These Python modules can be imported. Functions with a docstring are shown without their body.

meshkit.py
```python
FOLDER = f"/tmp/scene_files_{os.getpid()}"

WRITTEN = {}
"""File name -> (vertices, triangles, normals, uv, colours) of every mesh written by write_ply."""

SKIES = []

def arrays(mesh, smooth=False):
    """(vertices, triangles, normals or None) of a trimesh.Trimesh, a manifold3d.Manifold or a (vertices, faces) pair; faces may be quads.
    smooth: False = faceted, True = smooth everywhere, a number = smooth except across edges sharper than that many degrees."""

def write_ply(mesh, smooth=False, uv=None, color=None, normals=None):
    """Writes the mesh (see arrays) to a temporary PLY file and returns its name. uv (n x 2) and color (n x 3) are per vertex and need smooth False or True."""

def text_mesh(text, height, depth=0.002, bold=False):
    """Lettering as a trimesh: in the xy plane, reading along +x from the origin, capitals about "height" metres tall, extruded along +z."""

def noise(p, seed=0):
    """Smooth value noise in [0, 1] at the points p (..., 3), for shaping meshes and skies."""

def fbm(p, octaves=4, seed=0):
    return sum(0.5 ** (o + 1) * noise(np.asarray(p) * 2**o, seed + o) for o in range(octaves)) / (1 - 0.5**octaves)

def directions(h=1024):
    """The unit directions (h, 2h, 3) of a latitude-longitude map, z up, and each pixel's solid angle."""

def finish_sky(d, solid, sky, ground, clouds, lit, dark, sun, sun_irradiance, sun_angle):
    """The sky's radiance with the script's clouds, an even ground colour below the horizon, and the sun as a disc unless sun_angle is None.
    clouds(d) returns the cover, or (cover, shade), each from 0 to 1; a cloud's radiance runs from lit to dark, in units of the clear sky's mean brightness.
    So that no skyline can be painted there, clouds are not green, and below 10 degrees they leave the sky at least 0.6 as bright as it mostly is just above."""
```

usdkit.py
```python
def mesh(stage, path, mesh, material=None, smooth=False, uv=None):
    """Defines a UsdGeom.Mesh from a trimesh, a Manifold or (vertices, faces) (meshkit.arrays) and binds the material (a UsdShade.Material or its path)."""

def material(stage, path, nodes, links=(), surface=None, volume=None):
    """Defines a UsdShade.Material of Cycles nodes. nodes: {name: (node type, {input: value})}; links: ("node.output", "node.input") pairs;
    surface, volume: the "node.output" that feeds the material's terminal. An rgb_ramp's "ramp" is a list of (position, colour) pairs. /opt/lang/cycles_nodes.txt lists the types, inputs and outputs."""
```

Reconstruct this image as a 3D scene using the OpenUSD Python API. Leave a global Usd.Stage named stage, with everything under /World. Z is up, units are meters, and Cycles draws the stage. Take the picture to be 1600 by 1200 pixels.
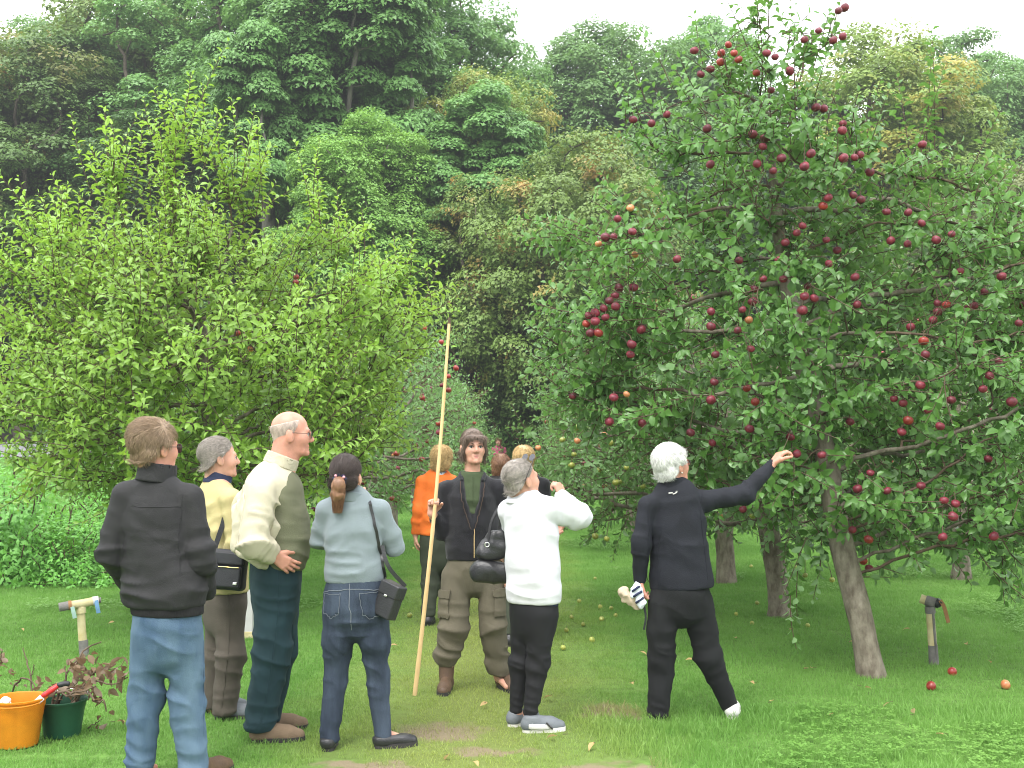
import math, random
import numpy as np, trimesh, usdkit, meshkit
from scipy.spatial import cKDTree
from pxr import Usd, UsdGeom, UsdLux, UsdShade, Gf, Sdf, Vt

stage = Usd.Stage.CreateInMemory()
UsdGeom.SetStageUpAxis(stage, 'Z')
UsdGeom.SetStageMetersPerUnit(stage, 1.0)
UsdGeom.Xform.Define(stage, '/World')
UsdGeom.Scope.Define(stage, '/World/Looks')

# ------------------------------------------------------------------ camera, sky, sun, exposure
EYE, FPX, HORIZON = 1.65, 1700.0, 695.0
TILT = math.atan((HORIZON - 600) / FPX)
EXPOSURE = 1.38
cam = UsdGeom.Camera.Define(stage, '/World/Camera')
cam.CreateHorizontalApertureAttr(36.0)
cam.CreateFocalLengthAttr(36.0 * FPX / 1600)
cam.CreateClippingRangeAttr(Gf.Vec2f(0.05, 5000))
cam.CreateExposureAttr(EXPOSURE)
cam.AddTranslateOp().Set(Gf.Vec3d(0, 0, EYE))
cam.AddRotateXOp().Set(90 + math.degrees(TILT))

SUN_EL, SUN_AZ = math.radians(58), math.radians(205)      # azimuth clockwise from +y: behind the camera, to the left
SKY_STRENGTH, SKY_WHITE, SUN_INTENSITY = 0.12, 10.5, 0.40
sun_dir = np.array([math.cos(SUN_EL) * math.sin(SUN_AZ), math.cos(SUN_EL) * math.cos(SUN_AZ), math.sin(SUN_EL)])
sky = UsdLux.DomeLight.Define(stage, '/World/sky')
sky.GetPrim().SetCustomDataByKey('kind', 'structure')
skym = usdkit.material(stage, '/World/Looks/sky_overcast', {
    's': ('sky_texture', {'sky_type': 'single_scattering', 'sun_disc': False, 'sun_elevation': SUN_EL, 'sun_rotation': SUN_AZ, 'aerosol_density': 3.0}),
    'tc': ('texture_coordinate', {}),
    'n': ('noise_texture', {'scale': 2.2, 'detail': 5.0, 'roughness': 0.55}),
    'r': ('rgb_ramp', {'ramp': [(0.3, (SKY_WHITE * .82, SKY_WHITE * .85, SKY_WHITE * .90)), (0.7, (SKY_WHITE * 1.05, SKY_WHITE * 1.06, SKY_WHITE * 1.07))]}),
    'm': ('mix_color', {'fac': 0.9}), 'z': ('separate_xyz', {}),
    'zr': ('map_range', {'from_min': 0.0, 'from_max': 1.0, 'to_min': 0.55, 'to_max': 1.65, 'clamp': True}), 'ov': ('vector_math', {'math_type': 'scale'}),   # an overcast sky is about three times as bright overhead as at the horizon
    'b': ('background_shader', {'strength': SKY_STRENGTH})},
    [('tc.generated', 'n.vector'), ('n.fac', 'r.fac'), ('s.color', 'm.a'), ('r.color', 'ov.vector1'), ('tc.generated', 'z.vector'), ('z.z', 'zr.value'), ('zr.result', 'ov.scale'), ('ov.vector', 'm.b'), ('m.result', 'b.color')], surface='b.background')
UsdShade.MaterialBindingAPI.Apply(sky.GetPrim()).Bind(skym)
sun = UsdLux.DistantLight.Define(stage, '/World/sun')
sun.CreateIntensityAttr(SUN_INTENSITY); sun.CreateAngleAttr(25.0); sun.CreateNormalizeAttr(True)
sun.CreateColorAttr(Gf.Vec3f(1.0, 0.97, 0.92))
sun.AddRotateXYZOp().Set(Gf.Vec3f(0, 0, 0))
_z = Gf.Vec3d(*map(float, sun_dir))
_rot = Gf.Rotation(Gf.Vec3d(0, 0, 1), _z)
sun.ClearXformOpOrder(); sun.AddTransformOp().Set(Gf.Matrix4d().SetRotate(_rot))

# ------------------------------------------------------------------ helpers
_used = {}
def numbered(parent, name):
    k = (str(parent), name)
    n = _used.get(k, 0); _used[k] = n + 1
    return f'{parent}/{name}' + (f'_{n:03d}' if n else '')

def at(px, py, Y):
    """The point at depth Y (metres along the ground) seen at pixel px, py of the 1600 x 1200 photograph."""
    u, v = (px - 800) / FPX, (600 - py) / FPX
    c, s = math.cos(TILT), math.sin(TILT)
    dy, dz = c - s * v, s + c * v
    return np.array([u / dy * Y, Y, EYE + dz / dy * Y])

def sstep(a, b, x):
    t = np.clip((np.asarray(x, float) - a) / (b - a), 0, 1)
    return t * t * (3 - 2 * t)

def thing(name, label, cat, loc=(0, 0, 0), rotz=0.0, scale=None, group=None, kind=None):
    x = UsdGeom.Xform.Define(stage, numbered('/World', name))
    x.AddTranslateOp().Set(Gf.Vec3d(*map(float, loc)))
    if rotz: x.AddRotateZOp().Set(float(math.degrees(rotz)))
    if scale is not None: x.AddScaleOp().Set(Gf.Vec3f(*map(float, np.broadcast_to(scale, 3))))
    return tag(x.GetPrim(), label, cat, group, kind)

def tag(p, label=None, cat=None, group=None, kind=None):
    p = p.GetPrim() if hasattr(p, 'GetPrim') else p
    for k, v in (('label', label), ('category', cat), ('group', group), ('kind', kind)):
        if v: p.SetCustomDataByKey(k, v)
    return p

def obj(name, mesh, material, parent=None, smooth=35, loc=None, rot=None, scale=None):
    """One Mesh prim under parent, or under /World."""
    path = numbered(parent.GetPath() if parent else '/World', name)
    m = usdkit.mesh(stage, path, mesh, M[material] if isinstance(material, str) else material, smooth)
    if loc is not None: m.AddTranslateOp().Set(Gf.Vec3d(*map(float, loc)))
    if rot is not None: m.AddRotateXYZOp().Set(Gf.Vec3f(*map(float, rot)))
    if scale is not None: m.AddScaleOp().Set(Gf.Vec3f(*map(float, np.broadcast_to(scale, 3))))
    return m.GetPrim()

def proto(name):
    return stage.CreateClassPrim(numbered('/World', name + '_kind'))

def copy_of(cls, name, label, cat, loc, rotz=0.0, scale=None, group=None):
    p = thing(name, label, cat, loc, rotz, scale, group)
    p.GetReferences().AddInternalReference(cls.GetPath())
    p.SetInstanceable(True)
    return p

def cat_mesh(parts):
    vs, fs, n = [], [], 0
    for v, f in parts:
        vs.append(np.asarray(v, float)); fs.append(np.asarray(f, int) + n); n += len(v)
    return np.vstack(vs), np.vstack(fs)

def unit(v):
    v = np.asarray(v, float)
    return v / np.maximum(np.linalg.norm(v, axis=-1, keepdims=True), 1e-9)

def tube(points, radii, sides=8, cap=True, flat=None):
    """A smooth tube along points; flat = (axis, factor) squashes the section along an axis."""
    p = np.asarray(points, float); n = len(p)
    r = np.broadcast_to(np.asarray(radii, float), (n,))
    t = unit(np.gradient(p, axis=0))
    ref = np.array([0, 0, 1.0]) if abs(t[:, 2]).mean() < 0.8 else np.array([1.0, 0, 0])
    a = unit(np.cross(t, ref)); b = np.cross(t, a)
    ang = np.arange(sides) * 2 * np.pi / sides
    ring = np.cos(ang)[None, :, None] * a[:, None] + np.sin(ang)[None, :, None] * b[:, None]
    off = r[:, None, None] * ring
    if flat is not None:
        ax = unit(flat[0]); off = off + ((off @ ax) * (flat[1] - 1))[..., None] * ax
    v = (p[:, None] + off).reshape(-1, 3)
    i, j = np.meshgrid(np.arange(n - 1), np.arange(sides), indexing='ij')
    q = np.stack([i * sides + j, i * sides + (j + 1) % sides, (i + 1) * sides + (j + 1) % sides, (i + 1) * sides + j], -1).reshape(-1, 4)
    f = np.vstack([q[:, [0, 2, 1]], q[:, [0, 3, 2]]])
    if cap:
        v = np.vstack([v, p[:1], p[-1:]])
        k = np.arange(sides)
        c0, c1 = n * sides, n * sides + 1
        f = np.vstack([f, np.stack([np.full(sides, c0), k, (k + 1) % sides], 1), np.stack([np.full(sides, c1), (n - 1) * sides + (k + 1) % sides, (n - 1) * sides + k], 1)])
    return v, f

def spline(pts, n=24):
    """Catmull-Rom through the points."""
    p = np.asarray(pts, float)
    q = np.vstack([2 * p[0] - p[1], p, 2 * p[-1] - p[-2]])
    t = np.linspace(0, len(p) - 1 - 1e-6, n); i = t.astype(int); u = (t - i)[:, None]
    a, b, c, d = q[i], q[i + 1], q[i + 2], q[i + 3]
    return 0.5 * (2 * b + (c - a) * u + (2 * a - 5 * b + 4 * c - d) * u**2 + (3 * b - a - 3 * c + d) * u**3)

def curves(name, lines, widths, material, parent):
    """BasisCurves of polylines (list of k x 3)."""
    path = numbered(parent.GetPath(), name)
    c = UsdGeom.BasisCurves.Define(stage, path)
    c.CreateTypeAttr('linear')
    c.CreatePointsAttr(Vt.Vec3fArray.FromNumpy(np.vstack(lines).astype(np.float32)))
    c.CreateCurveVertexCountsAttr(Vt.IntArray([len(x) for x in lines]))
    w = np.concatenate([np.broadcast_to(np.asarray(x, float), (len(l),)) for x, l in zip(widths, lines)])
    c.CreateWidthsAttr(Vt.FloatArray.FromNumpy(w.astype(np.float32))); c.SetWidthsInterpolation('vertex')
    UsdShade.MaterialBindingAPI.Apply(c.GetPrim()).Bind(M[material] if isinstance(material, str) else material)
    return c.GetPrim()

# ------------------------------------------------------------------ materials
M = {}
def plain(name, col, rough=0.7, var=0.12, scale=9.0, bump=0.0, bscale=120.0, spec=0.3, metallic=0.0, sheen=0.0, sss=0.0, stretch=(1, 1, 1), col2=None, wr=0.0):
    """A slightly uneven surface: base colour mottled by object-space noise, with a fine bump."""
    c = np.array(col, float)
    lo, hi = (np.clip(c * (1 - var), 0, 1), np.clip(c * (1 + var), 0, 1)) if col2 is None else (c, np.array(col2, float))
    n = {'tc': ('texture_coordinate', {}), 'mp': ('mapping', {'mapping_type': 'point', 'scale': stretch}),
         'n': ('noise_texture', {'scale': scale, 'detail': 4.0, 'roughness': 0.6}),
         'r': ('rgb_ramp', {'ramp': [(0.3, tuple(lo)), (0.7, tuple(hi))]}),
         'p': ('principled_bsdf', {'roughness': rough, 'specular_ior_level': spec, 'metallic': metallic, 'sheen_weight': sheen, 'subsurface_weight': sss, 'subsurface_scale': 0.004})}
    l = [('tc.object', 'mp.vector'), ('mp.vector', 'n.vector'), ('n.fac', 'r.fac'), ('r.color', 'p.base_color')]
    if bump:
        n['bn'] = ('noise_texture', {'scale': bscale, 'detail': 3.0}); n['bu'] = ('bump', {'strength': bump, 'distance': 0.01})
        l += [('mp.vector', 'bn.vector'), ('bn.fac', 'bu.height'), ('bu.normal', 'p.normal')]
    if wr:      # soft creases of cloth
        n['wn'] = ('noise_texture', {'scale': 9.0, 'detail': 3.0, 'distortion': .8}); n['wb'] = ('bump', {'strength': wr, 'distance': .022})
        n['wf'] = ('math', {'math_type': 'subtract', 'value2': .5}); n['wa'] = ('math', {'math_type': 'absolute'})
        l += [('tc.object', 'wn.vector'), ('wn.fac', 'wf.value1'), ('wf.value', 'wa.value1'), ('wa.value', 'wb.height'), ('wb.normal', 'bu.normal' if bump else 'p.normal')]
    M[name] = usdkit.material(stage, '/World/Looks/' + name, n, l, surface='p.BSDF')
    return M[name]

def leaf_look(name, ramp, trans=0.28, rough=0.5, under=1.35, patch=None, vscale=0.45, spec=0.35, hue2=None):
    """Foliage: each leaf (mesh island) takes its own tone; patch = (colour, threshold, scale) turns some sprays to an autumn colour."""
    n = {'g': ('geometry', {}), 'tc': ('texture_coordinate', {}),
         'r': ('rgb_ramp', {'ramp': [(i / (len(ramp) - 1), c) for i, c in enumerate(ramp)]}),
         'n': ('noise_texture', {'scale': vscale, 'detail': 3.0}),
         'v': ('map_range', {'from_min': 0.25, 'from_max': 0.75, 'to_min': 0.78, 'to_max': 1.2}),
         'h': ('hsv', {}),
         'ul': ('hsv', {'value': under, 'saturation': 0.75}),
         'm': ('mix_color', {}),
         'p': ('principled_bsdf', {'roughness': rough, 'specular_ior_level': spec}),
         't': ('translucent_bsdf', {}), 'tcol': ('hsv', {'value': 1.25, 'hue': 0.485, 'saturation': 1.05}),
         'x': ('mix_closure', {'fac': trans})}
    l = [('g.random_per_island', 'r.fac'), ('tc.object', 'n.vector'), ('n.fac', 'v.value'), ('v.result', 'h.value')]
    src = 'r.color'
    if patch:
        n['pn'] = ('noise_texture', {'scale': patch[2], 'detail': 3.0, 'roughness': 0.65})
        n['pm'] = ('map_range', {'from_min': patch[1], 'from_max': patch[1] + 0.12, 'to_min': 0.0, 'to_max': 0.55, 'clamp': True})
        n['pz'] = ('mix_color', {'b': patch[0]})
        l += [('tc.object', 'pn.vector'), ('pn.fac', 'pm.value'), ('pm.result', 'pz.fac'), ('r.color', 'pz.a')]
        src = 'pz.result'
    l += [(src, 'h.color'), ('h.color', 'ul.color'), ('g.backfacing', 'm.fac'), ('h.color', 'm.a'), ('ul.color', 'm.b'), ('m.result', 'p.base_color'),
          ('h.color', 'tcol.color'), ('tcol.color', 't.color'), ('p.BSDF', 'x.closure1'), ('t.BSDF', 'x.closure2')]
    M[name] = usdkit.material(stage, '/World/Looks/' + name, n, l, surface='x.closure')
    return M[name]
# ------------------------------------------------------------------ ground
def ground_z(x, y):
    x, y = np.asarray(x, float), np.asarray(y, float)
    z = 0.02 * (meshkit.noise(np.stack([x * .9, y * .9, 0 * x], -1), 3) - .5) * sstep(5, 9, np.abs(y - 2)) * 0
    z = z + 1.75 * sstep(24, 47, y) * sstep(-5, -13, x)
    z = z + 0.25 * np.maximum(y - 50, 0) * sstep(50, 60, y)
    return z

def worn_nodes(n, l, base, grass_out):
    """Adds to a node graph the worn strip of the path along x = -0.25 and the bare patches; returns the name of the final colour."""
    n.update({'wp': ('geometry', {}), 'wn': ('noise_texture', {'scale': 1.6, 'detail': 4.0, 'roughness': 0.6}),
              'wo': ('vector_math', {'math_type': 'add', 'vector2': (-.5, -.5, -.5)}), 'wsc': ('vector_math', {'math_type': 'scale', 'scale': 1.0}),
              'wa': ('vector_math', {'math_type': 'add'}), 'ws': ('separate_xyz', {}),
              'wx': ('math', {'math_type': 'add', 'value2': 0.25}), 'wabs': ('math', {'math_type': 'absolute'}),
              'wm': ('map_range', {'from_min': 1.25, 'from_max': 0.2, 'to_min': 0.0, 'to_max': 0.75, 'clamp': True}),
              'wmix': ('mix_color', {'b': base})})
    l += [('wp.position', 'wn.vector'), ('wn.color', 'wo.vector1'), ('wo.vector', 'wsc.vector1'), ('wp.position', 'wa.vector1'), ('wsc.vector', 'wa.vector2'), ('wa.vector', 'ws.vector'),
          ('ws.x', 'wx.value1'), ('wx.value', 'wabs.value1'), ('wabs.value', 'wm.value'), ('wm.result', 'wmix.fac'), (grass_out, 'wmix.a')]
    return 'wmix.result'

def bare_nodes(n, l, colour, src):
    last = None
    for k, (cx, cy, rx, ry) in enumerate(BARE):
        n[f'b{k}'] = ('vector_math', {'math_type': 'multiply_add', 'vector2': (1 / rx, 1 / ry, 0), 'vector3': (-cx / rx, -cy / ry, 0)})
        n[f'bl{k}'] = ('vector_math', {'math_type': 'length'})
        n[f'bm{k}'] = ('map_range', {'from_min': 1.25, 'from_max': 0.55, 'to_min': 0.0, 'to_max': 1.0, 'clamp': True})
        l += [('bw.vector', f'b{k}.vector1'), (f'b{k}.vector', f'bl{k}.vector1'), (f'bl{k}.value', f'bm{k}.value')]
        if last:
            n[f'bx{k}'] = ('math', {'math_type': 'maximum'})
            l += [(last, f'bx{k}.value1'), (f'bm{k}.result', f'bx{k}.value2')]; last = f'bx{k}.value'
        else: last = f'bm{k}.result'
    n['bn'] = ('noise_texture', {'scale': 5.0, 'detail': 4.0}); n['bo'] = ('vector_math', {'math_type': 'multiply_add', 'vector2': (.5, .5, 0), 'vector3': (-.25, -.25, 0)})
    n['bw'] = ('vector_math', {'math_type': 'add'}); n['bmix'] = ('mix_color', {'b': colour})
    l += [('wp.position', 'bn.vector'), ('bn.color', 'bo.vector1'), ('wp.position', 'bw.vector1'), ('bo.vector', 'bw.vector2'), (last, 'bmix.fac'), (src, 'bmix.a')]
    return 'bmix.result'

BARE = [(-.40, 6.35, .30, .22), (.62, 6.85, .17, .20), (.50, 5.62, .30, .10), (-.75, 5.7, .22, .08), (-.1, 5.95, .22, .08)]
def lawn_material():
    n = {'g': ('geometry', {}), 'n1': ('noise_texture', {'scale': .55, 'detail': 5.0, 'roughness': .6}), 'n2': ('noise_texture', {'scale': 14.0, 'detail': 5.0, 'roughness': .7}),
         'r1': ('rgb_ramp', {'ramp': [(.3, (.070, .145, .028)), (.7, (.11, .21, .045))]}), 'r2': ('rgb_ramp', {'ramp': [(.25, (.45, .45, .45)), (.75, (1.25, 1.25, 1.25))]}),
         'mm': ('mix_color', {'blend_type': 'multiply', 'fac': 1.0, 'use_clamp_result': False}), 'p': ('principled_bsdf', {'roughness': .9, 'specular_ior_level': .1}),
         'bu': ('bump', {'strength': .8, 'distance': .03})}
    l = [('g.position', 'n1.vector'), ('g.position', 'n2.vector'), ('n1.fac', 'r1.fac'), ('n2.fac', 'r2.fac'), ('r1.color', 'mm.a'), ('r2.color', 'mm.b'),
         ('n2.fac', 'bu.height'), ('bu.normal', 'p.normal')]
    c = worn_nodes(n, l, (.13, .145, .042), 'mm.result')
    c = bare_nodes(n, l, (.165, .135, .085), c)
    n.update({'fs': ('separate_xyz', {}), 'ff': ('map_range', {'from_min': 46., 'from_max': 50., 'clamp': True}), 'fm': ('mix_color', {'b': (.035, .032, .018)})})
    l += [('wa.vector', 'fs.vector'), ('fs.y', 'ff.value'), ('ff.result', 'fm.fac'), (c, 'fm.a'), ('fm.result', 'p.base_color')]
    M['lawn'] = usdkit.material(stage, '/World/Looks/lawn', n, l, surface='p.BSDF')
    # the blades: the same colours, a little brighter, with light passing through
    n = {'g': ('geometry', {}), 'n1': ('noise_texture', {'scale': .55, 'detail': 5.0, 'roughness': .6}),
         'r1': ('rgb_ramp', {'ramp': [(.3, (.145, .31, .055)), (.7, (.23, .42, .092))]}),
         'ri': ('rgb_ramp', {'ramp': [(0, (.62, .66, .6)), (.85, (1.15, 1.12, 1.1)), (.93, (1.5, 1.25, 1.3)), (1, (1.9, 1.35, 1.6))]}),
         'mm': ('mix_color', {'blend_type': 'multiply', 'fac': 1.0, 'use_clamp_result': False}),
         'p': ('principled_bsdf', {'roughness': .5, 'specular_ior_level': .3}), 't': ('translucent_bsdf', {}), 'x': ('mix_closure', {'fac': .3})}
    l = [('g.position', 'n1.vector'), ('n1.fac', 'r1.fac'), ('g.random_per_island', 'ri.fac'), ('r1.color', 'mm.a'), ('ri.color', 'mm.b')]
    c = worn_nodes(n, l, (.27, .30, .075), 'mm.result')
    c = bare_nodes(n, l, (.22, .22, .085), c)
    l += [(c, 'p.base_color'), (c, 't.color'), ('p.BSDF', 'x.closure1'), ('t.BSDF', 'x.closure2')]
    M['grass_blade'] = usdkit.material(stage, '/World/Looks/grass_blade', n, l, surface='x.closure')
lawn_material()

def axis_steps(a, b, fine0, fine1, df, dc):
    out = [a]
    while out[-1] < b:
        x = out[-1]; gap = max(fine0 - x, x - fine1, 0)
        out.append(x + min(dc, df + gap * .12))
    return np.array(out)
gx, gy = axis_steps(-320, 320, -12, 12, .8, 16), axis_steps(-60, 420, 0, 60, .8, 16)
GX, GY = np.meshgrid(gx, gy, indexing='ij')
gv = np.stack([GX, GY, ground_z(GX, GY)], -1).reshape(-1, 3)
i, j = np.meshgrid(np.arange(len(gx) - 1), np.arange(len(gy) - 1), indexing='ij'); k = len(gy)
gf = np.stack([i * k + j, (i + 1) * k + j, (i + 1) * k + j + 1, i * k + j + 1], -1).reshape(-1, 4)
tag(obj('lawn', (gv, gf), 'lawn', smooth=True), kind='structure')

# the road on the rise at far left
plain('asphalt', (.17, .17, .18), .85, .08, 3, .2, 60)
rx = np.linspace(-60, -13.5, 60); ry = np.array([38.5, 40, 42, 44, 46.2])
RX, RY = np.meshgrid(rx, ry, indexing='ij'); RY = RY + (RX + 18) * .04
rv = np.stack([RX, RY, ground_z(RX, RY) + .02], -1).reshape(-1, 3)
i, j = np.meshgrid(np.arange(59), np.arange(4), indexing='ij')
tag(obj('road', (rv, np.stack([i * 5 + j, (i + 1) * 5 + j, (i + 1) * 5 + j + 1, i * 5 + j + 1], -1).reshape(-1, 4)), 'asphalt', smooth=True), kind='structure')

# ------------------------------------------------------------------ grass
def grass_tile(rng, n, size, h0, h1, w0):
    xy = rng.uniform(-size / 2, size / 2, (n, 2)); a = rng.uniform(0, 2 * np.pi, n); h = rng.uniform(h0, h1, n) * rng.choice([.6, .8, 1, 1.15], n)
    lean = rng.uniform(.25, .95, n) * h; la = rng.uniform(0, 2 * np.pi, n); w = w0 * rng.uniform(.7, 1.3, n)
    base = np.column_stack([xy, np.zeros(n)]); s = np.column_stack([np.cos(a), np.sin(a), 0 * a]) * w[:, None] / 2
    l = np.column_stack([np.cos(la), np.sin(la), 0 * la]) * lean[:, None]; up = np.array([0, 0, 1.0])
    mid = base + l * .35 + up * (h * .62)[:, None]; tip = base + l + up * h[:, None]
    v = np.stack([base - s, base + s, mid + s * .8, mid - s * .8, tip], 1).reshape(-1, 3)
    f = (np.arange(n)[:, None, None] * 5 + np.array([[0, 1, 2], [0, 2, 3], [3, 2, 4]])).reshape(-1, 3)
    return v, f
def clover_tile(rng, n, size):
    parts = []
    for _ in range(n):
        c = np.array([*rng.uniform(-size / 2, size / 2, 2), rng.uniform(.03, .075)]); a0 = rng.uniform(0, 6.28); r = rng.uniform(.009, .017)
        for q in range(3):
            a = a0 + q * 2.094; d = np.array([math.cos(a), math.sin(a), rng.uniform(-.1, .4)]); s = np.array([-math.sin(a), math.cos(a), 0])
            parts.append(np.stack([c, c + d * r + s * r * .6, c + d * r * 1.7, c + d * r - s * r * .6]))
    v = np.vstack(parts); n = len(parts)
    return v, (np.arange(n)[:, None, None] * 4 + np.array([[0, 1, 2], [0, 2, 3]])).reshape(-1, 3)
rng = np.random.default_rng(11)
TILE = .5
gp = UsdGeom.PointInstancer.Define(stage, '/World/grass'); tag(gp, 'short mown green grass of the orchard floor', 'grass', kind='stuff')
tiles = [('lush_tuft', grass_tile(rng, 1500, TILE * 1.15, .020, .043, .0038)), ('mown_tuft', grass_tile(rng, 1500, TILE * 1.15, .015, .034, .0038)), ('worn_tuft', grass_tile(rng, 800, TILE * 1.1, .010, .026, .0036)),
         ('tall_tuft', grass_tile(rng, 700, TILE * 1.2, .03, .080, .0046)), ('clover_tuft', clover_tile(rng, 160, TILE * 1.1)), ('far_tuft', grass_tile(rng, 420, TILE * 1.2, .02, .05, .009))]
targets = []
for nm, msh in tiles:
    targets.append(obj(nm, msh, 'grass_blade', gp.GetPrim(), smooth=False).GetPath())
gp.CreatePrototypesRel().SetTargets(targets)
P_, I_ = [], []
for yy in np.arange(4.6, 36, TILE):
    hw = yy * .49 + 1.2
    for xx in np.arange(-hw, hw, TILE):
        x, y = xx + rng.uniform(-.08, .08), yy + rng.uniform(-.08, .08)
        e = abs(x + .25 + .5 * (meshkit.noise(np.array([x * .9, y * .9, 1.])) - .5))
        bare = min(((x - c[0]) / c[2])**2 + ((y - c[1]) / c[3])**2 for c in BARE)
        if y > 21:
            kind = 5
        elif e < .8: kind = 2
        else: kind = [0, 1, 1][rng.integers(3)]
        if bare < .8 and rng.random() < .45: continue
        z = float(ground_z(x, y))
        P_.append((x, y, z)); I_.append(kind)
        if y < 21 and e > .9 and y > 9 and meshkit.noise(np.array([x * .8, y * .8, 9.])) > .74: P_.append((x, y, z)); I_.append(4)
        if .55 < x < 3.4 and 5.0 < y < 6.8 and meshkit.noise(np.array([x * 1.3, y * 1.3, 4.])) > .40: P_.append((x, y, z)); I_.append(3 if rng.random() < .6 else 4)
a = rng.choice([0, 1, 2, 3], len(P_)) * np.pi / 4 + rng.uniform(-.2, .2, len(P_))
gp.CreatePositionsAttr(Vt.Vec3fArray.FromNumpy(np.array(P_, np.float32)))
gp.CreateProtoIndicesAttr(Vt.IntArray([int(x) for x in I_]))
gp.CreateOrientationsAttr(Vt.QuathArray([Gf.Quath(float(math.cos(t)), 0, 0, float(math.sin(t))) for t in a]))
gp.CreateScalesAttr(Vt.Vec3fArray.FromNumpy(np.stack([np.ones(len(a)), np.ones(len(a)), rng.uniform(.8, 1.25, len(a))], 1).astype(np.float32)))
# ------------------------------------------------------------------ tree generator
LEAF_V = np.array([(0, 0, 0), (-.46, .36, .10), (0, .36, .0), (.46, .36, .10), (-.36, .70, .05), (0, .72, -.06), (.36, .70, .05), (0, 1.0, -.20)])
LEAF_F = np.array([(0, 2, 1), (0, 3, 2), (1, 2, 5), (1, 5, 4), (2, 3, 6), (2, 6, 5), (4, 5, 7), (5, 6, 7)])
SMALL_V = np.array([(0, 0, 0), (-.42, .5, .06), (.42, .5, .06), (0, 1.0, -.15)])
SMALL_F = np.array([(0, 2, 1), (1, 2, 3)])
TINY_V, TINY_F = np.array([(-.5, .1, 0), (.5, .0, .04), (.05, 1.0, -.1)]), np.array([(0, 1, 2)])      # a far leaf, two or three pixels long

def leaves(P, D, N, L, W, full=True):
    """Leaves at P growing along D with face normal about N: length L, width W."""
    V, F = {True: (LEAF_V, LEAF_F), False: (SMALL_V, SMALL_F), None: (TINY_V, TINY_F)}[full]
    D = unit(D); S = unit(np.cross(D, N)); N = np.cross(S, D)
    L, W = np.broadcast_to(L, len(P)), np.broadcast_to(W, len(P))
    v = P[:, None] + V[None, :, 0, None] * (S * W[:, None])[:, None] + V[None, :, 1, None] * (D * L[:, None])[:, None] + V[None, :, 2, None] * (N * L[:, None])[:, None]
    f = np.arange(len(P))[:, None, None] * len(V) + F
    return v.reshape(-1, 3), f.reshape(-1, 3)

def ellipsoid_points(rng, ells, n, hollow=.35):
    """Points inside a union of ellipsoids (cx, cy, cz, rx, ry, rz), denser to the outside."""
    e = np.array(ells, float); vol = e[:, 3] * e[:, 4] * e[:, 5]
    k = rng.choice(len(e), n, p=vol / vol.sum())
    u = unit(rng.normal(size=(n, 3))); r = rng.uniform(hollow**3, 1, n)**(1 / 3)
    return e[k, :3] + u * r[:, None] * e[k, 3:]

def inside(p, ells, grow=1.0):
    e = np.array(ells, float)
    q = (p[:, None] - e[None, :, :3]) / (e[None, :, 3:] * grow)
    return ((q**2).sum(-1) < 1).any(1)

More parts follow.
